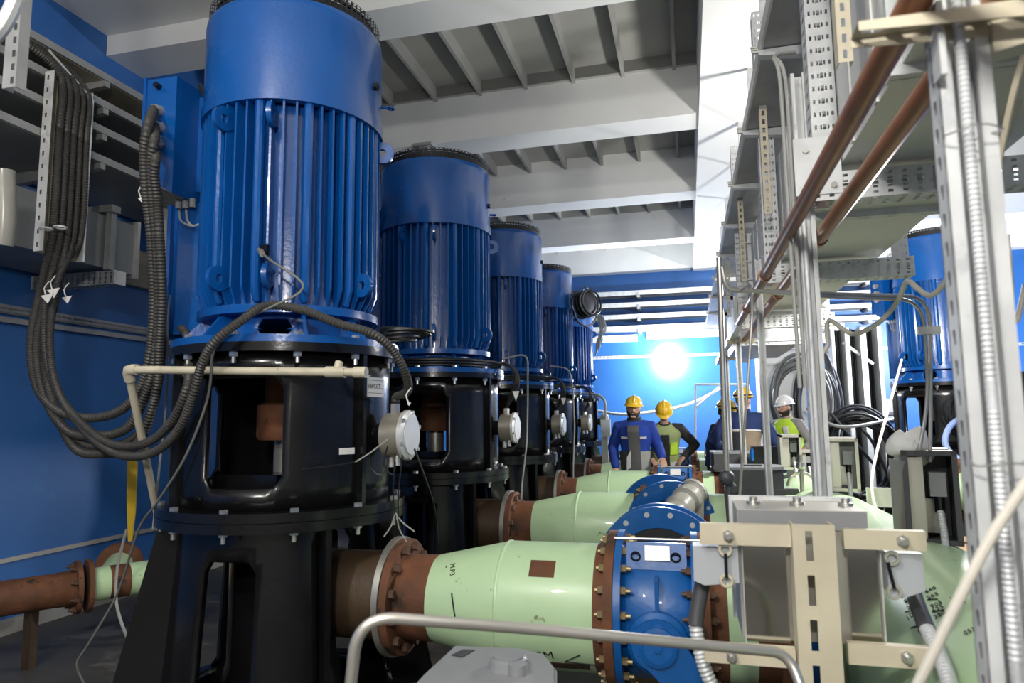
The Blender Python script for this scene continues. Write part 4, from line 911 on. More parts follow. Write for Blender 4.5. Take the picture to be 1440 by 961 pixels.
# wavy white cable
pts = [(1440, 120, 2.0), (1415, 190, 2.1), (1375, 290, 2.3), (1347, 352, 2.5), (1330, 395, 2.6), (1308, 416, 2.7), (1287, 403, 2.75), (1275, 396, 2.8), (1262, 424, 2.9), (1238, 452, 3.0), (1205, 470, 3.1), (1190, 466, 3.15), (1166, 450, 3.2), (1163, 466, 3.2), (1164, 486, 3.2), (1155, 498, 3.2)]
wire('white_cable', [at(*p) for p in pts], .011, WHITECAB, 'thick white taped cable snaking past the blue motor behind the post', n=10, step=.02)
wire('hanging_wire', [at(1416, 330, 2.0), at(1422, 400, 2.0), at(1423, 446, 2.0), at(1430, 452, 2.0), at(1442, 400, 2.0)], .008, WHITECAB, 'white wire loop hanging beyond the foreground post', n=8)
wire('sleeved_cable', [at(1445, 60, 1.6), at(1425, 130, 1.65), at(1412, 190, 1.7), at(1402, 245, 1.75), at(1396, 300, 1.8)], .008, BEIGE, 'beige sleeved cable dropping behind the foreground post past the girder', n=8)
wire('white_rod_wire', [at(1268, 506, 6.8), at(1255, 555, 6.2), at(1232, 640, 5.4), at(1226, 690, 4.9), at(1238, 735, 4.6)], .011, WHITECAB, 'thin white wire from the far blue motor down to the header pipe', n=8, step=.06)
# right hand pipework of the far pump
Rr = empty('discharge_pipe', (2.7, 7.7, 0), 'rusty flanged pipe with green reducer at the far pump, partly behind the post', 'pipe')
c, ax = at(1362, 690, 6.7), V((.15, -1, -.05)).normalized()
MB().lathe(c, ax, [(.25, -1.2), (.25, -.12), (.23, -.03)], 40).build('rusty_spool', DRUST, Rr)
MB().ring(c, ax, .12, .31, -.04, 0, 48).build('flange', RUST, Rr); MB().ring(c, ax, .12, .30, .01, .05, 48).build('flange', RUST, Rr)
bolt_set(Rr, c+ax*.05, ax, .265, 12, BRASSB, .03, .02); MB().lathe(c, ax, [(.20, .05), (.21, .12), (.27, .5), (.27, .9)], 40).build('reducer', GREEN, Rr)
MB().bb((c.x-.15, c.y+.2, 0), (c.x+.15, c.y+.4, c.z-.24)).build('stand', CONC, Rr)
B_ = empty('lever_valve', at(1380, 720, 5.6), 'blue valve bracket with bolts at the far pump pipe beside the foreground post', 'valve')
p = [at(1368, 668, 5.6), at(1384, 668, 5.6), at(1400, 700, 5.6), at(1400, 768, 5.6), at(1386, 768, 5.6), at(1382, 715, 5.6)]
MB().prism(p, (0, .12, 0)).build('bracket', BLUE2, B_); MB().cyl(at(1372, 684, 5.5), at(1372, 684, 5.75), .05, 14).build('hub', BLUE2, B_); MB().cyl(at(1385, 684, 5.5), at(1385, 684, 5.75), .035, 12).build('pin', BLUE2, B_)
q = at(1393, 768, 5.6); MB().bb((q.x-.06, q.y-.05, .4), (q.x+.12, q.y+.2, q.z)).build('foot', RUST, B_)
coil('cable_coil', 1352, 580, 8.8, 16, 24, 7, .016, CABLE, 'coil of black cable hung on the far pump drum', .1, 9)
wire('blue_hose', [at(1356, 585, 7.4), at(1336, 600, 7.3), at(1329, 622, 7.2), at(1340, 640, 7.1), at(1362, 650, 7.0), at(1385, 646, 7.0)], .03, mat('pale_blue_hose', (.22, .30, .55), .5), 'pale blue hose curving below the far pump junction box', 'hose', n=10)
sb = MB().box(at(1242, 700, 5.0), (.22, .02, .14)).build('white_card', PAPER); tag(sb, 'small white card standing on the floor beside the open cabinet', 'card')
for i, (x, y, d) in enumerate(((1432, 560, 4.2), )):
    p = at(x, y, d); E = empty('electrical_panel', (p.x+.1, p.y, 0), 'dark grey electrical panel at the frame edge beyond the post', 'panel')
    MB().bb((p.x-.05, p.y, .3), (p.x+.9, p.y+.3, 1.75)).build('panel_body', DGREY, E); MB().bb((p.x-.02, p.y-.01, .35), (p.x+.85, p.y, 1.7)).build('panel_door', DGREY, E); MB().bb((p.x-.0, p.y-.014, 1.3), (p.x+.08, p.y-.01, 1.5)).build('panel_label', LGREY, E)
    MB().bb((p.x, p.y+.05, 0), (p.x+.85, p.y+.25, .3)).build('plinth', CONC, E)
# ------------------------------------------------------------------ left wall: cable trays, duct, drop tray
TXL = -3.88
for i, z in enumerate((3.90, 3.70, 3.51, 3.30)):
    nm = ('topmost beige-bottomed', 'second', 'third', 'lowest')[i]
    T = empty('cable_tray', (-4.3, 4, z), '%s galvanised cable tray on cantilever arms along the blue wall' % nm, 'cable tray', 'cable trays on the side wall')
    MB().bb((TXL-.02, -.5, z), (TXL, 11, z+.05)).build('front_rail', GALVD, T)
    MB().bb((TXL-.82, -.5, z-.002), (TXL-.02, 11, z+.004)).build('tray_sheet', BEIGEB if i == 0 else DUCTD, T)
    MB().bb((TXL-.84, -.5, z), (TXL-.82, 11, z+.05)).build('rear_rail', GALVD, T)
    for y in (1.6, 3.72, 5.84, 7.96):
        MB().prism([(TXL, y, z-.004), (WL, y, z-.004), (WL, y, z-.10), (TXL, y, z-.045)], (0, .045, 0)).build('cantilever_arm', GALVD, T)
T = empty('wall_bracket_post', (WL, 3.75, 3), 'galvanised wall upright carrying the cantilever arms', 'upright')
for y in (1.6, 3.72, 5.84, 7.96): MB().bb((WL, y-.01, 2.95), (WL+.05, y+.06, 4.2)).build('upright', GALVD, T)
MB().cyl((-4.1, 3.0, 3.95), (-4.1, 3.0, ZC), .02, 8).build('hanger', BEIGE, empty('tray_hanger', (-4.1, 3.0, 3.95), 'pale rod hanging the topmost side tray from the ceiling', 'rod'))
b = empty('beige_wall_panel', (WL, 5, 3), 'long beige board band fixed along the blue wall below the trays', 'board')
MB().bb((WL, .3, 2.72), (WL+.06, 9.5, 3.05)).build('board', BEIGEB, b)
D = empty('wall_duct', (-4.4, 3.5, 2.85), 'dark grey sheet metal duct on the blue wall below the trays', 'duct')
p, q = onX(190, 388, -4.12), onX(190, 318, -4.12)
MB().bb((WL+.06, .2, p.z), (-4.12, p.y-.02, q.z)).build('duct_section', DUCTD, D); MB().bb((WL+.06, p.y-.03, p.z-.03), (-4.09, p.y, q.z+.03)).build('end_flange', GALVD, D)
MB().bb((-4.13, 1.9, p.z-.02), (-4.10, 1.94, q.z+.02)).build('joint_flange', GALVD, D)
g = girder((WL+.05, p.y-.25, p.z-.075), (-4.02, p.y-.25, p.z-.075), .10, 'perforated girder bracket carrying the dark wall duct', m_=GALVD)
MB().bb((-4.10, p.y-.32, p.z-.02), (-4.05, p.y-.27, q.z+.06)).build('upright', GALVD, g); MB().bb((-4.3, p.y-.34, q.z+.02), (-4.03, p.y-.26, q.z+.07)).build('top_channel', GALVD, g)
# foil bundle behind the conduits, clear tube at the frame edge
MB().tube(smooth_path([onX(226, 268, -4.3), onX(228, 320, -4.3), onX(232, 360, -4.3), onX(230, 400, -4.3)], .04), .10, 12, .08).build('foil_sleeve', PLASTIC, empty('foil_bundle', onX(230, 360, -4.3), 'crumpled silver film bundle behind the conduits beside the terminal box', 'bundle'))
MB().tube(smooth_path([at(4, 240, 3.7), at(6, 300, 3.7), at(2, 345, 3.7)], .04), .06, 12, .06).build('film_sleeve', PLASTIC, empty('film_bundle', at(4, 300, 3.7), 'film wrapped bundle at the frame edge left of the drop tray', 'bundle'))
# near channel end at the top corner
T = empty('slotted_channel', at(12, 80, 2.4), 'short hanging slotted channel in the upper corner of the picture', 'channel')
p = at(12, 123, 2.4); m = MB().perf((p.x-.03, p.y, p.z), (0, 0, 1), (1, 0, 0), 1.2, .06, .05, [(.035, .05, .5, 1)]); m.bb((p.x-.03, p.y+.001, p.z), (p.x-.026, p.y+.04, p.z+1.2)); m.bb((p.x+.026, p.y+.001, p.z), (p.x+.03, p.y+.04, p.z+1.2)); m.build('channel', GALVD, T)
m = MB().tube(smooth_path([at(-25, 70, 2.0), at(5, 35, 2.0), at(25, -10, 2.0), at(35, -60, 2.0)], .02), .022, 10)
tag(m.build('grey_pipe', GALV), 'blurred pale pipe crossing the upper corner of the picture', 'pipe')
# drop tray
dx, y0, y1 = -3.87, 3.26, 3.575; zt, zb = onX(40, 88, dx).z, onX(40, 352, dx).z
T = empty('drop_tray', (dx, 3.4, 3.2), 'vertical slotted cable drop tray with corrugated conduits on the side wall trays', 'cable tray')
m = MB(); m.perf((dx, y0, zb), (0, 0, 1), (0, 1, 0), zt-zb, y1-y0, .085, [(.05, .075, .6, .55), (.10, .125, .6, .55), (.16, .18, .6, .55)]); m.build('back_sheet', BEIGEB, T)
m = MB().perf((dx, y0, zb), (0, 0, 1), (1, 0, 0), zt-zb, .075, .085, [(.02, .035, .35, 1.)]); m.build('slotted_side', GALV, T)
MB().bb((dx, y1-.004, zb), (dx+.05, y1, zt)).build('plain_side', GALV, T)
MB().tube([(dx+.05, y1, zb), (dx+.05, y1, zt-.05), (dx+.02, y1-.32, zt+.14)], .008, 6).build('rolled_edge', GALV, T)
def cpath(pts, dxy=(0, 0), dd=0): return [at(x+dxy[0], y+dxy[1], d+dd) for x, y, d in pts]
top = lambda k: [V((dx-.06, 3.0+.05*k, zt+.16)), V((dx+.0, 3.28+.045*k, zt+.08)), V((dx+.045, 3.345+.05*k, zt-.06)), V((dx+.045, 3.345+.05*k, zt-.35)), V((dx+.045, 3.345+.05*k, zb+.15))]
A = [(66, 400, 4.25), (50, 480, 4.12), (58, 548, 4.0), (90, 583, 3.90), (135, 592, 3.80), (178, 580, 3.72), (205, 545, 3.66), (217, 490, 3.62), (221, 420, 3.58), (217, 330, 3.55)]
def gl(k): return pump.location+V(((-.645, -.635, -.635)[k], -.345, (3.18, 3.085, 2.99)[k]))
offs = [(-6, -4), (2, 3), (14, 10)]
ends = [[(205, 270, 3.5), (203, 215, 3.46), (208, 178, 3.45)], [(214, 275, 3.5), (213, 225, 3.46), (217, 196, 3.45)], [(221, 280, 3.5), (217, 245, 3.46), (219, 220, 3.45)]]
for k in range(3):
    ds = (-5, 2, 7)[k]
    P = top(k)+[at(x+(offs[k][0] if i < 7 else ds), y+(offs[k][1] if i < 7 else 0)+(18*k if 2 < i < 6 else 0), d-.02*k) for i, (x, y, d) in enumerate(A)]
    P += [at(*e_) for e_ in ends[k]]+[gl(k)]
    conduit('corrugated_conduit', P, .026, ('black corrugated conduit into the top gland of the blue terminal box', 'black corrugated conduit into the middle gland of the blue terminal box', 'black corrugated conduit into the lowest gland of the blue terminal box')[k], 'corrugated conduits from the drop tray', pitch=.0085)
Bp = [(80, 400, 4.2), (70, 480, 4.05), (80, 545, 3.92), (112, 598, 3.75), (160, 637, 3.5), (212, 638, 3.32), (250, 606, 3.18), (272, 555, 3.10), (284, 512, 3.06), (303, 480, 3.03), (338, 452, 3.06), (375, 430, 3.12), (425, 436, 3.13), (475, 455, 3.13), (520, 468, 3.13), (550, 490, 3.18), (570, 525, 3.26), (573, 550, 3.36)]
jg = pump.location+V((.63, -.02, 1.585))
conduit('corrugated_conduit', top(3)+cpath(Bp)+[jg+V((.006, 0, .03)), jg], .022, 'black corrugated conduit looping over the nearest pump neck into the round junction box', 'corrugated conduits from the drop tray', pitch=.0075)
conduit('corrugated_conduit', top(4)+cpath(Bp[:8], (-8, -14), .05)+[at(266, 500, 3.4), at(262, 470, 3.6), at(255, 462, 3.7)], .022, 'black corrugated conduit ending behind the base plate of the nearest pump', 'corrugated conduits from the drop tray', pitch=.0085)
conduit('corrugated_conduit', top(1)+cpath([(60, 420, 4.3), (46, 500, 4.15), (70, 570, 4.0), (120, 625, 3.85), (180, 620, 3.75), (215, 575, 3.7), (228, 500, 3.72), (228, 430, 3.8), (232, 380, 3.9)]), .02, 'thinner black corrugated conduit rising behind the terminal box bundle', 'corrugated conduits from the drop tray', pitch=.0085)
# tags and ties on the conduits
for i, (x, y, d, lab) in enumerate(((66, 418, 4.05, 'white paper cable tag dangling at the front of the conduit bundle'), (75, 410, 4.06, 'white paper cable tag tied second in the conduit bundle'), (94, 420, 4.15, 'white paper cable tag at the side of the conduit bundle'), (199, 280, 3.55, 'white cable tag on the conduits below the terminal box'), (575, 568, 3.1, 'white cable tag on the conduit above the round junction box'))):
    T = empty('cable_tag', at(x, y, d), lab, 'tag', 'white cable tags'); s = (9, 9, 7, 5, 3)[i]
    MB().prism([at(x-s, y-s*.2, d), at(x+s, y-s*.6, d), at(x+s*.1, y+s, d)], RT*.001+FW*.002).build('tag_card', PAPER, T)
    MB().tube(smooth_path([at(x, y, d), at(x-4, y-12, d), at(x+3, y-22, d)], .02), .0035, 5).build('string', PAPER, T)
for (x, y, d, r_) in ((65, 322, 4.2, .035), (85, 320, 4.22, .035)):
    o = MB().tube([at(x, y, d)+V((r_*cos(t), r_*sin(t), 0)) for t in [2*pi*i/16 for i in range(17)]], .006, 6).build('cable_tie', PAPER); tag(o, 'white cable tie round the conduits on the drop tray, %s the slotted edge' % ('nearer to' if x < 70 else 'farther from'), 'cable tie')
# sensor cable with silver end on motor
wire('sensor_cable', [at(368, 356, 3.2), at(380, 366, 3.17), at(405, 382, 3.16), at(425, 398, 3.15), at(421, 412, 3.13), at(390, 428, 3.11), at(350, 447, 3.11), at(310, 478, 3.13), at(299, 500, 3.13), at(292, 560, 3.15), at(262, 640, 3.2), at(222, 705, 3.3), at(195, 745, 3.4), at(165, 835, 3.5), at(125, 905, 3.5), at(108, 935, 3.5), at(120, 965, 3.5)], .006, mat('dull_grey_cable', (.16, .165, .155), .5), 'thin grey sensor cable from the nearest motor down to the floor', n=8)
m = empty('sensor_probe', at(367, 354, 3.22), 'small brass sensor probe screwed into the fins of the nearest motor', 'sensor'); MB().cyl(at(366, 352, 3.3), at(369, 358, 3.19), .014, 8).build('probe', BOXM, m); MB().box(at(372, 352, 3.27), (.04, .02, .05)).build('probe_plate', BLACK, m)
wire('thin_wire', [at(239, 415, 3.75), at(236, 460, 3.75), at(234, 560, 3.8), at(226, 640, 3.8), at(215, 745, 3.8)], .006, GREYCAB, 'thin wire hanging from the blue cable column beside the pump')
wire('floor_cable', [at(178, 745, 4.3), at(165, 800, 4.3), at(164, 850, 4.2), at(180, 900, 4.0), at(200, 930, 3.8), at(206, 965, 3.7)], .009, GREYCAB, 'grey cable drooping over the green floor pipe near the blue wall', n=8)
# coil behind junction box, thin cables
m = empty('cable_coil', at(562, 492, 3.6), 'coil of black cable lying on the base plate edge of the nearest pump', 'cable coil')
c0 = pump.location+V((.50, .06, 1.915))
for i in range(6): MB().tube([c0+V((.10+.008*i, .01*i, .012*i))+V(((.10+.008*i)*cos(t), (.10+.008*i)*sin(t), .012*sin(t+i))) for t in [2*pi*k/28 for k in range(29)]], .008, 6).build('loop', CABLE, m)
wire('thin_wire', [at(583, 632, 3.25), at(596, 668, 3.4), at(611, 715, 3.7), at(616, 768, 3.9)], .005, CABLE, 'thin black cable from the round junction box down beside the second pump', n=6)
m = empty('signal_cables', at(556, 640, 3.25), 'thin black signal cables with frayed ends below the nearest junction box', 'cables')
for i, P in enumerate(([(556, 638), (553, 690), (556, 730)], [(566, 640), (560, 700), (562, 745)], [(548, 640), (538, 668), (522, 660), (520, 640), (532, 632)], [(545, 628), (540, 655), (553, 668), (556, 650)], [(556, 722), (566, 735), (583, 748)], [(556, 722), (550, 740), (540, 755)], [(558, 725), (562, 745), (572, 762)], [(500, 650), (470, 655), (412, 662)], [(545, 618), (522, 636), (500, 650)])):
    MB().tube(smooth_path([at(x, y, 3.2-.03*(i > 6)) for x, y in P], .02), .0035, 5).build('wire', GREYCAB if i in (4, 5, 6, 8) else CABLE, m)
for k in (1, 2, 3):
    y = PY[k]; lab = ('black cables draped round the neck of the second pump', 'black cables draped round the neck of the third pump', 'black cables draped round the neck of the fourth pump')[k-1]
    m = empty('neck_cables', (PX, y, 1.94), lab, 'cables')
    for i in range(3):
        P = [V((PX, y, 1.925+.02*i))+dr(a)*(.50+.02*i) for a in range(-30, 91, 10)]+[V((PX+.62, y+.05*i, 1.95)), V((PX+.70, y+.04*i, 1.88)), V((PX+.69+.02*i, y-.02, 1.75)), V((PX+.63, y-.02, 1.585))]
        MB().tube(smooth_path(P, .04), .012, 6).build('cable', CABLE, m)
    MB().prism([V((PX+.69, y-.05, 1.72)), V((PX+.75, y-.05, 1.72)), V((PX+.72, y-.05, 1.64))], (0, .003, 0)).build('tag_card', PAPER, m)
wire('grey_conduit_pipe', fillet([at(707, 505, 6.9), at(742, 497, 6.9), at(742, 560, 6.9), at(741, 620, 6.8), at(733, 690, 6.7), V((at(733, 690, 6.7).x, at(733, 690, 6.7).y, .05))], .1), .009, GREYCAB, 'thin grey tube bent down between the second and third pumps', 'tube', n=6, raw=True)
wire('grey_conduit_pipe', fillet([at(773, 515, 9.2), at(800, 518, 9.2), at(805, 540, 9.2), at(808, 600, 9.2), at(806, 660, 9.1), V((at(806, 660, 9.1).x, at(806, 660, 9.1).y, .05))], .1), .010, GREYCAB, 'thin grey tube bent down beside the fourth pump', 'tube', n=6, raw=True)
b = empty('sensor_post', onY(851, 620, 10.6), 'slim dark post with a small grey box beside the last pump', 'post')
p = onY(850, 610, 10.6); MB().bb((p.x-.05, p.y, 0), (p.x+.05, p.y+.06, p.z+.15)).build('post', GALVD, b); MB().box((p.x+.03, p.y-.05, p.z+.08), (.14, .1, .26)).build('sensor_box', LGREY, b); MB().tube(smooth_path([(p.x+.03, p.y-.05, p.z+.2), (p.x+.02, p.y-.05, p.z+.5), (p.x-.12, p.y-.05, p.z+.6), (p.x-.4, p.y, p.z+.62)], .05), .02, 6).build('bent_tube', GREYCAB, b)
# pvc pipe
PV = empty('pvc_pipe', at(180, 520, 3.3), 'aged white pvc pipe with elbow and end tee in front of the nearest pump', 'pipe')
e = at(180, 520, 3.25); r0 = at(515, 524, 3.02); lo = at(226, 748, 3.75)
MB().cyl(e, r0, .0185, 16).build('cross_pipe', PVC, PV); MB().cyl(e, lo, .0185, 16).build('down_pipe', PVC, PV)
u = (r0-e).normalized(); w_ = (lo-e).normalized()
MB().tube([e+u*.05, e+u*.02, e+(u+w_)*.004, e+w_*.02, e+w_*.06], .026, 14).build('elbow', PVC, PV)
MB().cyl(r0-u*.19, r0-u*.10, .025, 16).build('tee', PVC, PV); MB().cyl(r0-u*.14, r0-u*.14+V((0, .02, .045)), .018, 12).build('tee_branch', PVC, PV); MB().cyl(r0-u*.055, r0, .025, 16).build('end_cap', PVC, PV)
# yellow strap
MB().prism([at(179, 645, 4.3), at(192, 650, 4.3), at(189, 720, 4.3), at(184, 762, 4.3), at(180, 762, 4.3), at(178, 700, 4.3)], (0, .012, 0)).build('strap_band', YELLOW, empty('yellow_strap', at(184, 700, 4.3), 'hanging yellow strap behind the white pvc pipe by the blue wall', 'strap'))
# floor pipes by the wall
fpipe = empty('floor_pipe', at(60, 820, 4.3), 'rusty pipe with bolted flanges and mint green band running along the blue wall', 'pipe')
a, b = at(-60, 852, 4.0), at(240, 806, 4.75); n = (b-a).normalized(); L_ = (b-a).length
pt = lambda x: a+(b-a)*((x+60)/300)
MB().cyl(a, pt(62), .105, 24).build('rusty_section', RUST, fpipe); MB().cyl(pt(62), pt(100), .105, 24, r2=.115).build('rusty_section', RUST, fpipe)
for x in (92, 108):
    f = MB().lathe(pt(x), n, [(.165, 0), (.165, .028)], 36).build('flange', RUST, fpipe)
bolt_set(fpipe, pt(92), -n, .137, 8, RBOLT, .02, .018, .02)
for xa, xb, mm, nm in ((112, 142, GREEN, 'green_section'), (142, 172, RUST, 'rusty_section'), (172, 240, GREEN, 'green_section')): MB().cyl(pt(xa), pt(xb), .106 if mm is GREEN else .107, 24).build(nm, mm, fpipe)
br = pt(140); MB().cyl(br, br+V((-.25, .35, .03)), .09, 20).build('branch', GREEN, fpipe); MB().lathe(br+V((-.25, .35, .03)), V((-.25, .35, .03)), [(.15, 0), (.15, .06)], 30).build('branch_flange', RUST, fpipe)
for x in (30, 215): q = pt(x); MB().bb((q.x-.03, q.y+.0, 0), (q.x+.03, q.y+.05, q.z-.09)).build('support', DRUST, fpipe)
# floor channel lines, white bits
tag(MB().bb((-2.75, 1.2, 0), (-2.55, 2.1, .05)).build('concrete_kerb', CONC), 'pale concrete kerb piece on the floor by the nearest pump foot', 'kerb')
t = empty('steel_rail', (-1.1, 2.4, .05), 'rusted steel rail lying on the floor under the nearest green pipe', 'rail'); MB().bar((-1.65, 2.0, .11), (-1.0, 3.1, .11), .10, .12).build('rail_body', DRUST, t)
t = empty('floor_plate', (-1.0, 2.3, .05), 'worn steel plate on the floor beneath the nearest reducer pipe', 'plate'); MB().bar((-1.30, 1.9, .10), (-.6, 3.0, .10), .30, .02).build('plate_sheet', FLOOR, t); 
for x in (-1.2, -.75): MB().bb((x-.05, 2.1 if x < -1 else 2.7, .0), (x+.05, 2.2 if x < -1 else 2.8, .09)).build('packing', WOOD, t)
# ------------------------------------------------------------------ workers (local frame: facing -Y, +X is their left hand side)
def remesh(o, vox, sm=3, disp=None):
    md = o.modifiers.new('merge', 'REMESH'); md.mode = 'VOXEL'; md.voxel_size = vox; md.use_smooth_shade = True
    if sm: s = o.modifiers.new('soften', 'SMOOTH'); s.iterations = sm; s.factor = .5
    return o
def head_axes(yaw, pitch, roll=0):
    R3 = Matrix.Rotation(radians(yaw), 3, 'Z') @ Matrix.Rotation(radians(pitch), 3, 'X') @ Matrix.Rotation(radians(roll), 3, 'Y')
    return R3 @ V((1, 0, 0)), R3 @ V((0, 1, 0)), R3 @ V((0, 0, 1))
def head_fn(q):
    z = q.z/.118
    if z < 0:
        k = 1-.30*min(1, -z)**1.6; q = V((q.x*k, q.y*(1-.10*(-z)) if q.y < 0 else q.y*k, q.z))
    if q.y < 0: q.y *= .94
    return q
def worker(loc, rz, label, lean=0., head=(0, 0, 0), armL=None, armR=None, helmet=HATY, jacket=JBLUE, trousers=KHAKI, beard=None, hair=BEARD, group=None, scale=1., extra=None, hips=.93, side=0., visible_face=True):
    P = empty('person', loc, label, 'person', group, radians(rz)); P.scale = (scale,)*3
    lz = lambda m, nm, mt, par=P, s=35: m.build(nm, mt, par, local=True, smooth=s)
    hip = V((0, 0, hips)); la = radians(lean); sp = V((sin(radians(side)), -sin(la), cos(la))).normalized()
    X = V((1, 0, 0)); F = sp.cross(X)*-1; Yb = -F if False else sp.cross(X)      # torso axes
    chest = hip+sp*.36; neck = hip+sp*.53; hd = neck+V((0, -.02-.10*sin(la), .155*cos(la*.6)))
    shl = [hip+sp*.475+X*(s*.185) for s in (-1, 1)]
    def torso(m, g=0., z0=-.06, z1=.53):
        rows = [(-.06, .155, .115), (.06, .16, .115), (.18, .152, .11), (.30, .168, .118), (.40, .185, .120), (.47, .175, .10), (.515, .10, .075), (.535, .06, .06)]
        m.loft([(hip+sp*h, a+g, b+g, X, Yb) for h, a, b in rows if z0 <= h <= z1+.01], 24)
    def legs(m, g=0., feet=True, z1=.05):
        for s in (-1, 1):
            h = hip+V((s*.09, .0, -.03)); k = V((s*.105, -.03, .48)); f = V((s*.115, .02, .08)); m.chain([h, k, f], [.088+g, .062+g, .046+g], 14)
            if feet: m.chain([V((s*.115, .05, .05)), V((s*.125, -.15, .035))], [.045, .035], 10)
    def arm(m, s, t, g=0., fore=1.):
        el, wr = t; a = shl[0 if s < 0 else 1]; m.chain([hip+sp*.46+X*(s*.13), a, el], [.07+g, .062+g, .047+g], 14); m.chain([el, el.lerp(wr, .5), el.lerp(wr, fore)], [.047+g, .043+g, .034+g], 14)
    def hand(m, s, t, curl=.5):
        el, wr = t; d = (wr-el).normalized(); side_ = d.cross(V((0, 0, 1)))
        if side_.length < .1: side_ = V((0, 1, 0))
        side_.normalize(); dn = d.cross(side_).normalized()
        if dn.z > 0: dn = -dn
        pc = wr+d*.05; m.loft([(wr-d*.01, .026, .02, side_, dn), (wr+d*.03, .036, .017, side_, dn), (wr+d*.075, .041, .015, side_, dn), (wr+d*.092, .038, .013, side_, dn)], 14)
        for j, ln in enumerate((.066, .078, .074, .058)):
            b = wr+d*.085+side_*(.030-.020*j); b1 = b+d*ln*.45+dn*ln*.12*curl; b2 = b1+(d*(1-curl*.5)+dn*curl).normalized()*ln*.33; b3 = b2+(d*(1-curl)+dn*curl*1.4).normalized()*ln*.25
            m.chain([b, b1, b2, b3], [.0095, .009, .0085, .0075], 8)
        b = wr+d*.03+side_*.032; m.chain([b, b+(side_*.7+d*.7+dn*.2)*.04, b+(side_*.55+d+dn*.35)*.065], [.012, .0105, .009], 8)
    HXa, HYa, HZa = head_axes(*head)
    body = MB(); torso(body); legs(body, -.004); arms = {-1: armR, 1: armL}
    for s in (-1, 1):
        if arms[s]: arm(body, s, arms[s]); hand(body, s, arms[s])
    body.chain([neck-sp*.05, neck+(hd-neck)*.75], [.058, .054], 14)
    body.ell(hd, (.078, .098, .118), 24, 18, (HXa, HYa, HZa), fn=head_fn)
    H2 = lambda x, y, z: hd+HXa*x+HYa*y+HZa*z
    body.chain([H2(0, -.090, .012), H2(0, -.108, -.022)], [.009, .014], 8); body.chain([H2(-.012, -.092, -.026), H2(.012, -.092, -.026)], [.010, .010], 8)
    body.chain([H2(-.02, -.083, -.058), H2(.02, -.083, -.058)], [.0085, .0085], 8); body.chain([H2(-.018, -.078, -.098), H2(.018, -.078, -.098)], [.018, .018], 8)
    body.chain([H2(-.05, -.078, .026), H2(.05, -.078, .026)], [.010, .010], 8)
    for s in (-1, 1): body.ell(H2(s*.080, .012, -.005), (.012, .022, .034), 10, 8, (HXa, HYa, HZa))
    remesh(lz(body, 'body', SKIN), .0075, 2)
    for s in (-1, 1):
        e = lz(MB().ell(H2(s*.031, -.080, .006), (.0125, .010, .0085), 12, 8, (HXa, HYa, HZa)), 'eye', EYEW); lz(MB().ell(H2(s*.031, -.088, .006), (.0062, .004, .0062), 10, 6, (HXa, HYa, HZa)), 'iris', EYED, e)
        lz(MB().chain([H2(s*.014, -.093, .026), H2(s*.034, -.090, .031), H2(s*.052, -.078, .026)], [.004, .005, .003], 8), 'eyebrow', hair)
    lz(MB().chain([H2(-.020, -.0905, -.057), H2(0, -.0935, -.059), H2(.020, -.0905, -.057)], [.003, .004, .003], 6), 'lips', mat_lip)
    hr = MB(); hr.ell(hd+HYa*.014+HZa*.005, (.082, .090, .116), 22, 14, (HXa, HYa, HZa), z0=.1); hr.loft([(H2(0, .045, -.055), .055, .052, HXa, HYa), (H2(0, .040, .0), .074, .062, HXa, HYa), (H2(0, .03, .05), .080, .07, HXa, HYa)], 18); lz(hr, 'hair', hair)
    if beard:
        m = MB(); n_ = 14
        for i in range(n_+1):
            a = radians(-98+196*i/n_); sx, sy = sin(a), -cos(a); t = abs(a)/radians(98)
            m.chain([H2(.0775*sx, .092*sy*(.93)+.004, -.022-.02*(1-t)-.030*(1-t)**.35), H2(.064*sx, .082*sy+.002, -.078-.012*(1-t)), H2(.045*sx, .070*sy, -.108-.012*(1-t))], [.009, .014, .012], 8)
        for s in (-1, 1): m.chain([H2(0, -.097, -.042), H2(s*.026, -.089, -.050), H2(s*.036, -.08, -.07)], [.006, .006, .007], 8)
        remesh(lz(m, 'beard', beard), .007, 2)
    if helmet:
        hc = H2(0, .004, .048); m = MB()
        m.ell(hc, (.108, .128, .112), 28, 12, (HXa, HYa, HZa), z0=0.)
        h_ = lz(m, 'helmet', helmet)
        b = MB(); N = 28; Pt = []
        for rr, zz in ((1.0, .004), (1.10, -.008), (1.10, -.012), (1.0, -.004)):
            for i in range(N):
                a = 2*pi*i/N; f = 1+.30*max(0, -sin(a))**1.5*(rr-1)/.10*.55
                Pt.append(hc+HXa*(.108*rr*cos(a))+HYa*(.128*rr*f*sin(a))+HZa*(zz-.012*max(0, -sin(a))*(rr-1)/.1))
        b.add(Pt, [(j*N+i, j*N+(i+1) % N, ((j+1) % 4)*N+(i+1) % N, ((j+1) % 4)*N+i) for j in range(4) for i in range(N)]); lz(b, 'brim', helmet, h_)
        r = MB(); r.tube([hc+HYa*(.128*cos(t))+HZa*(.114*sin(t)) for t in [radians(15+10*i) for i in range(16)]], .012, 8); lz(r, 'ridge', helmet, h_)
    ctx = dict(P=P, lz=lz, hip=hip, sp=sp, X=X, Yb=Yb, torso=torso, arm=arm, legs=legs, arms=arms, H2=H2, H=(HXa, HYa, HZa), hd=hd, neck=neck, helmet=h_ if helmet else None)
    m = MB(); legs(m, .016, False); m.loft([(hip+V((0, 0, h)), a, b, X, V((0, 1, 0))) for h, a, b in ((-.12, .16, .115), (-.02, .175, .13), (.08, .165, .125))], 20); remesh(lz(m, 'trousers', trousers), .011, 3)
    m = MB()
    for s in (-1, 1): m.chain([V((s*.115, .06, .05)), V((s*.118, -.06, .055)), V((s*.125, -.16, .045))], [.058, .055, .044], 12)
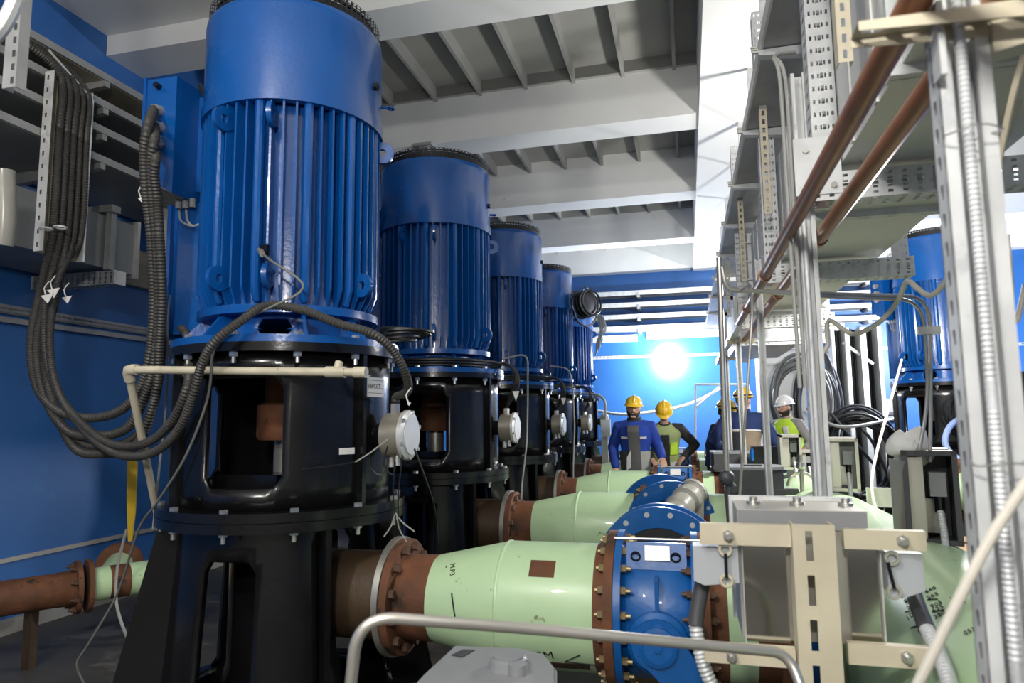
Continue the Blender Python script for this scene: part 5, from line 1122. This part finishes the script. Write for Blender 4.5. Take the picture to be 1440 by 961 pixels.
    lz(m, 'boots', BLACK)
    if extra: extra(ctx)
    return P
mat_lip = mat('lips', (.34, .13, .10), .5)
def upper(c, m_, g=.022, name='jacket', sleeves=(-1, 1), fore=.93, low=-.06, vox=.010):
    m = MB(); c['torso'](m, g, low)
    for s in sleeves:
        if c['arms'][s]: c['arm'](m, s, c['arms'][s], g*.75, fore)
    m.ell(c['hip']+c['sp']*.455, (.20, .105+g*.5, .07), 20, 12, (c['X'], c['Yb'], c['sp']))
    o = c['lz'](m, name, m_); remesh(o, vox, 3); return o
def front(c, a, b, rz0, rz1, off=.0):    # point on the chest: a sideways, b along the spine, outwards front
    return c['hip']+c['sp']*b+c['X']*a-c['Yb']*(rz0+off)
def panel(c, poly, name, m_, dep=.13, th=.02, back=False, curve=True):
    sgn = -1 if not back else 1; Pp = []
    def d(a, b): 
        h = dep+.030*min(1, max(0, (b-.30)/.10))-(.05*(b-.42)/.1 if b > .42 else 0)
        return h*math.sqrt(max(.05, 1-(a/.235)**2)) if curve else h
    return c['lz'](MB().prism([c['hip']+c['sp']*b+c['X']*a+c['Yb']*(sgn*d(a, b)) for a, b in poly], c['Yb']*(sgn*th)), name, m_, smooth=0) if False else c['lz'](grid_panel(c, poly, d, sgn, th), name, m_)
def grid_panel(c, poly, d, sgn, th, n=8):     # quad poly (4 corners a,b) subdivided and wrapped on the body
    (a0, b0), (a1, b1), (a2, b2), (a3, b3) = poly; g = MB(); P = []
    for t in (th, -.012):
        for j in range(n+1):
            for i in range(n+1):
                u, v = i/n, j/n; a = (a0*(1-u)+a1*u)*(1-v)+(a3*(1-u)+a2*u)*v; b = (b0*(1-u)+b1*u)*(1-v)+(b3*(1-u)+b2*u)*v
                P.append(c['hip']+c['sp']*b+c['X']*a+c['Yb']*(sgn*(d(a, b)+t)))
    k = n+1; N = k*k; F = [(j*k+i, j*k+i+1, (j+1)*k+i+1, (j+1)*k+i) for j in range(n) for i in range(n)]; F += [tuple(N+q for q in f[::-1]) for f in F]
    for i in range(n): F += [(i, N+i, N+i+1, i+1), (n*k+i, n*k+i+1, N+n*k+i+1, N+n*k+i), (i*k, (i+1)*k, N+(i+1)*k, N+i*k), (i*k+n, N+i*k+n, N+(i+1)*k+n, (i+1)*k+n)]
    return g.add(P, F)
def collar(c, m_, r=.075, h=.06, name='collar'):
    o = c['neck']-c['sp']*.03; m = MB(); X, Y = c['X'], c['Yb']
    P = []
    for rr, zz in ((r+.012, 0), (r, h), (r-.010, h), (r, 0)):
        P.append((rr, zz))
    m.lathe(o, c['sp'], P, 24, True); return c['lz'](m, name, m_)
def bearded(c):
    lz = c['lz']
    upper(c, JBLUE, .026)
    panel(c, [(-.060, -.10), (.085, -.10), (.070, .49), (-.065, .49)], 'shirt', CLOTHG, .152, .014)
    panel(c, [(-.175, -.08), (-.035, -.10), (-.03, .17), (-.19, .17)], 'lower_front', CLOTHB, .14, .014)
    panel(c, [(.06, -.10), (.18, -.08), (.19, .17), (.075, .17)], 'lower_front', GREYCAB, .14, .014)
    panel(c, [(-.10, -.06), (-.045, -.03), (-.035, .19), (-.09, .10)], 'turned_flap', SILVER, .155, .012)
    panel(c, [(-.155, .325), (-.07, .325), (-.07, .35), (-.155, .35)], 'reflective_strip', SILVER, .145, .012)
    panel(c, [(.08, .325), (.155, .325), (.155, .35), (.08, .35)], 'reflective_strip', SILVER, .145, .012)
    collar(c, CLOTHB, .085, .075)
    for s in (-1, 1):
        el, wr = c['arms'][s]; d = (wr-el); lz(MB().cyl(el+d*.80, el+d*.90, .052, 18), 'cuff_band', SILVER)
def vested(c):
    upper(c, CLOTHB, .018, 'shirt'); upper(c, HIVISD, .030, 'vest', ())
    panel(c, [(-.055, -.06), (.055, -.06), (.05, .44), (-.06, .44)], 'shirt_front', CLOTHB, .150, .010)
    panel(c, [(.06, .16), (.155, .16), (.155, .32), (.065, .32)], 'chest_pocket', HIVIS, .152, .012)
    panel(c, [(-.155, .0), (-.06, .0), (-.06, .05), (-.155, .05)], 'reflective_strip', SILVER, .152, .010)
    panel(c, [(.06, .0), (.155, .0), (.155, .05), (.06, .05)], 'reflective_strip', SILVER, .152, .010)
    collar(c, CLOTHB, .075, .05)
def lamped(c):
    H2 = c['H2']; Xh, Yh, Zh = c['H']; hc = H2(0, .004, .052)
    c['lz'](MB().tube([hc+Xh*(.112*cos(t))+Yh*(.132*sin(t))+Zh*.012 for t in [2*pi*i/28 for i in range(29)]], .009, 8), 'headlamp_strap', BLACK, c['helmet']); c['lz'](MB().box(hc-Yh*.14+Zh*.014, (.05, .03, .035), (Xh, Yh, Zh)), 'headlamp', DGREY, c['helmet'])
def navy(c):
    upper(c, JNAVY, .030); lamped(c)
    o = MB(); c['torso'](o, .036, -.08, .30); remesh(c['lz'](o, 'lower_jacket', TAN), .011, 3)
    panel(c, [(-.02, -.09), (.14, -.09), (.12, .28), (.03, .28)], 'dark_back_panel', BLACK if False else CLOTHB, .150, .012, back=True)
    panel(c, [(-.20, .295), (.20, .295), (.20, .315), (-.20, .315)], 'reflective_strip', SILVER, .150, .010, back=True)
    collar(c, JNAVY, .08, .07)
def navy2(c):
    upper(c, JNAVY, .028); lamped(c); collar(c, JNAVY, .08, .07)
def yellowvest(c):
    upper(c, CLOTHLG, .016, 'shirt', fore=.35); upper(c, HIVIS, .028, 'vest', ())
    for bk in (False, True):
        panel(c, [(-.17, .08), (.17, .08), (.17, .14), (-.17, .14)], 'reflective_band', SILVER, .148, .012, back=bk)
        for s in (-1, 1): panel(c, [(s*.115-.025, .14), (s*.115+.025, .14), (s*.105+.025, .44), (s*.105-.025, .44)], 'reflective_brace', SILVER, .146, .012, back=bk)
    panel(c, [(-.16, -.06), (.16, -.06), (.16, -.02), (-.16, -.02)], 'belt', CLOTHB, .150, .012); collar(c, CLOTHLG, .072, .05)
pA = onY(893, 600, 8.75)
worker((pA.x, 8.75, 0), -3, 'bearded worker in royal blue jacket and yellow helmet, one hand on the valve, looking ahead', lean=6, head=(6, 4, 4), armL=(V((.27, .02, 1.14)), V((.34, -.22, 1.00))), armR=(V((-.29, .03, 1.12)), V((-.24, -.10, .88))), jacket=JBLUE, trousers=KHAKI, beard=BEARD, extra=bearded, hips=.92)
pB = onY(933, 600, 9.35)
worker((pB.x, 9.45, 0), 5, 'worker in faded hi-vis vest and yellow helmet bending his head down, hand on hip', lean=20, head=(-4, 42, 0), armL=(V((.40, -.02, 1.12)), V((.24, -.14, .97))), armR=(V((-.28, -.06, 1.10)), V((-.18, -.28, .95))), trousers=CLOTHB, extra=vested, hips=.90)
pD = onY(1046, 600, 8.75)
worker((pD.x, 8.85, 0), 168, 'broad worker in navy and tan jacket and yellow helmet, seen from behind', lean=10, head=(-18, -2, 0), armL=(V((.36, -.02, 1.16)), V((.26, -.22, 1.02))), armR=(V((-.36, -.02, 1.14)), V((-.30, -.24, 1.0))), trousers=TAN, extra=navy, hips=.96, hair=mat('fair_hair', (.22, .13, .07), .7), scale=1.03)
pC = onY(1008, 600, 9.4)
worker((pC.x, 9.6, 0), 60, 'worker in navy jacket half hidden behind the broad worker seen from behind', lean=12, head=(10, 10, 0), armL=(V((.24, -.12, 1.14)), V((.15, -.32, 1.05))), armR=(V((-.27, -.05, 1.12)), V((-.22, -.28, .98))), trousers=CLOTHB, extra=navy2, hips=.88)
pE = onY(1107, 600, 10.2)
worker((pE.x+.03, 10.2, 0), -52, 'worker in white helmet and bright hi-vis yellow vest, seen in profile', lean=4, head=(-18, 6, 0), armL=(V((.30, .08, 1.12)), V((.22, -.08, .96))), armR=(V((-.27, -.03, 1.12)), V((-.20, -.22, .96))), helmet=HATW, trousers=JNAVY, beard=BEARD, extra=yellowvest, hips=.92)
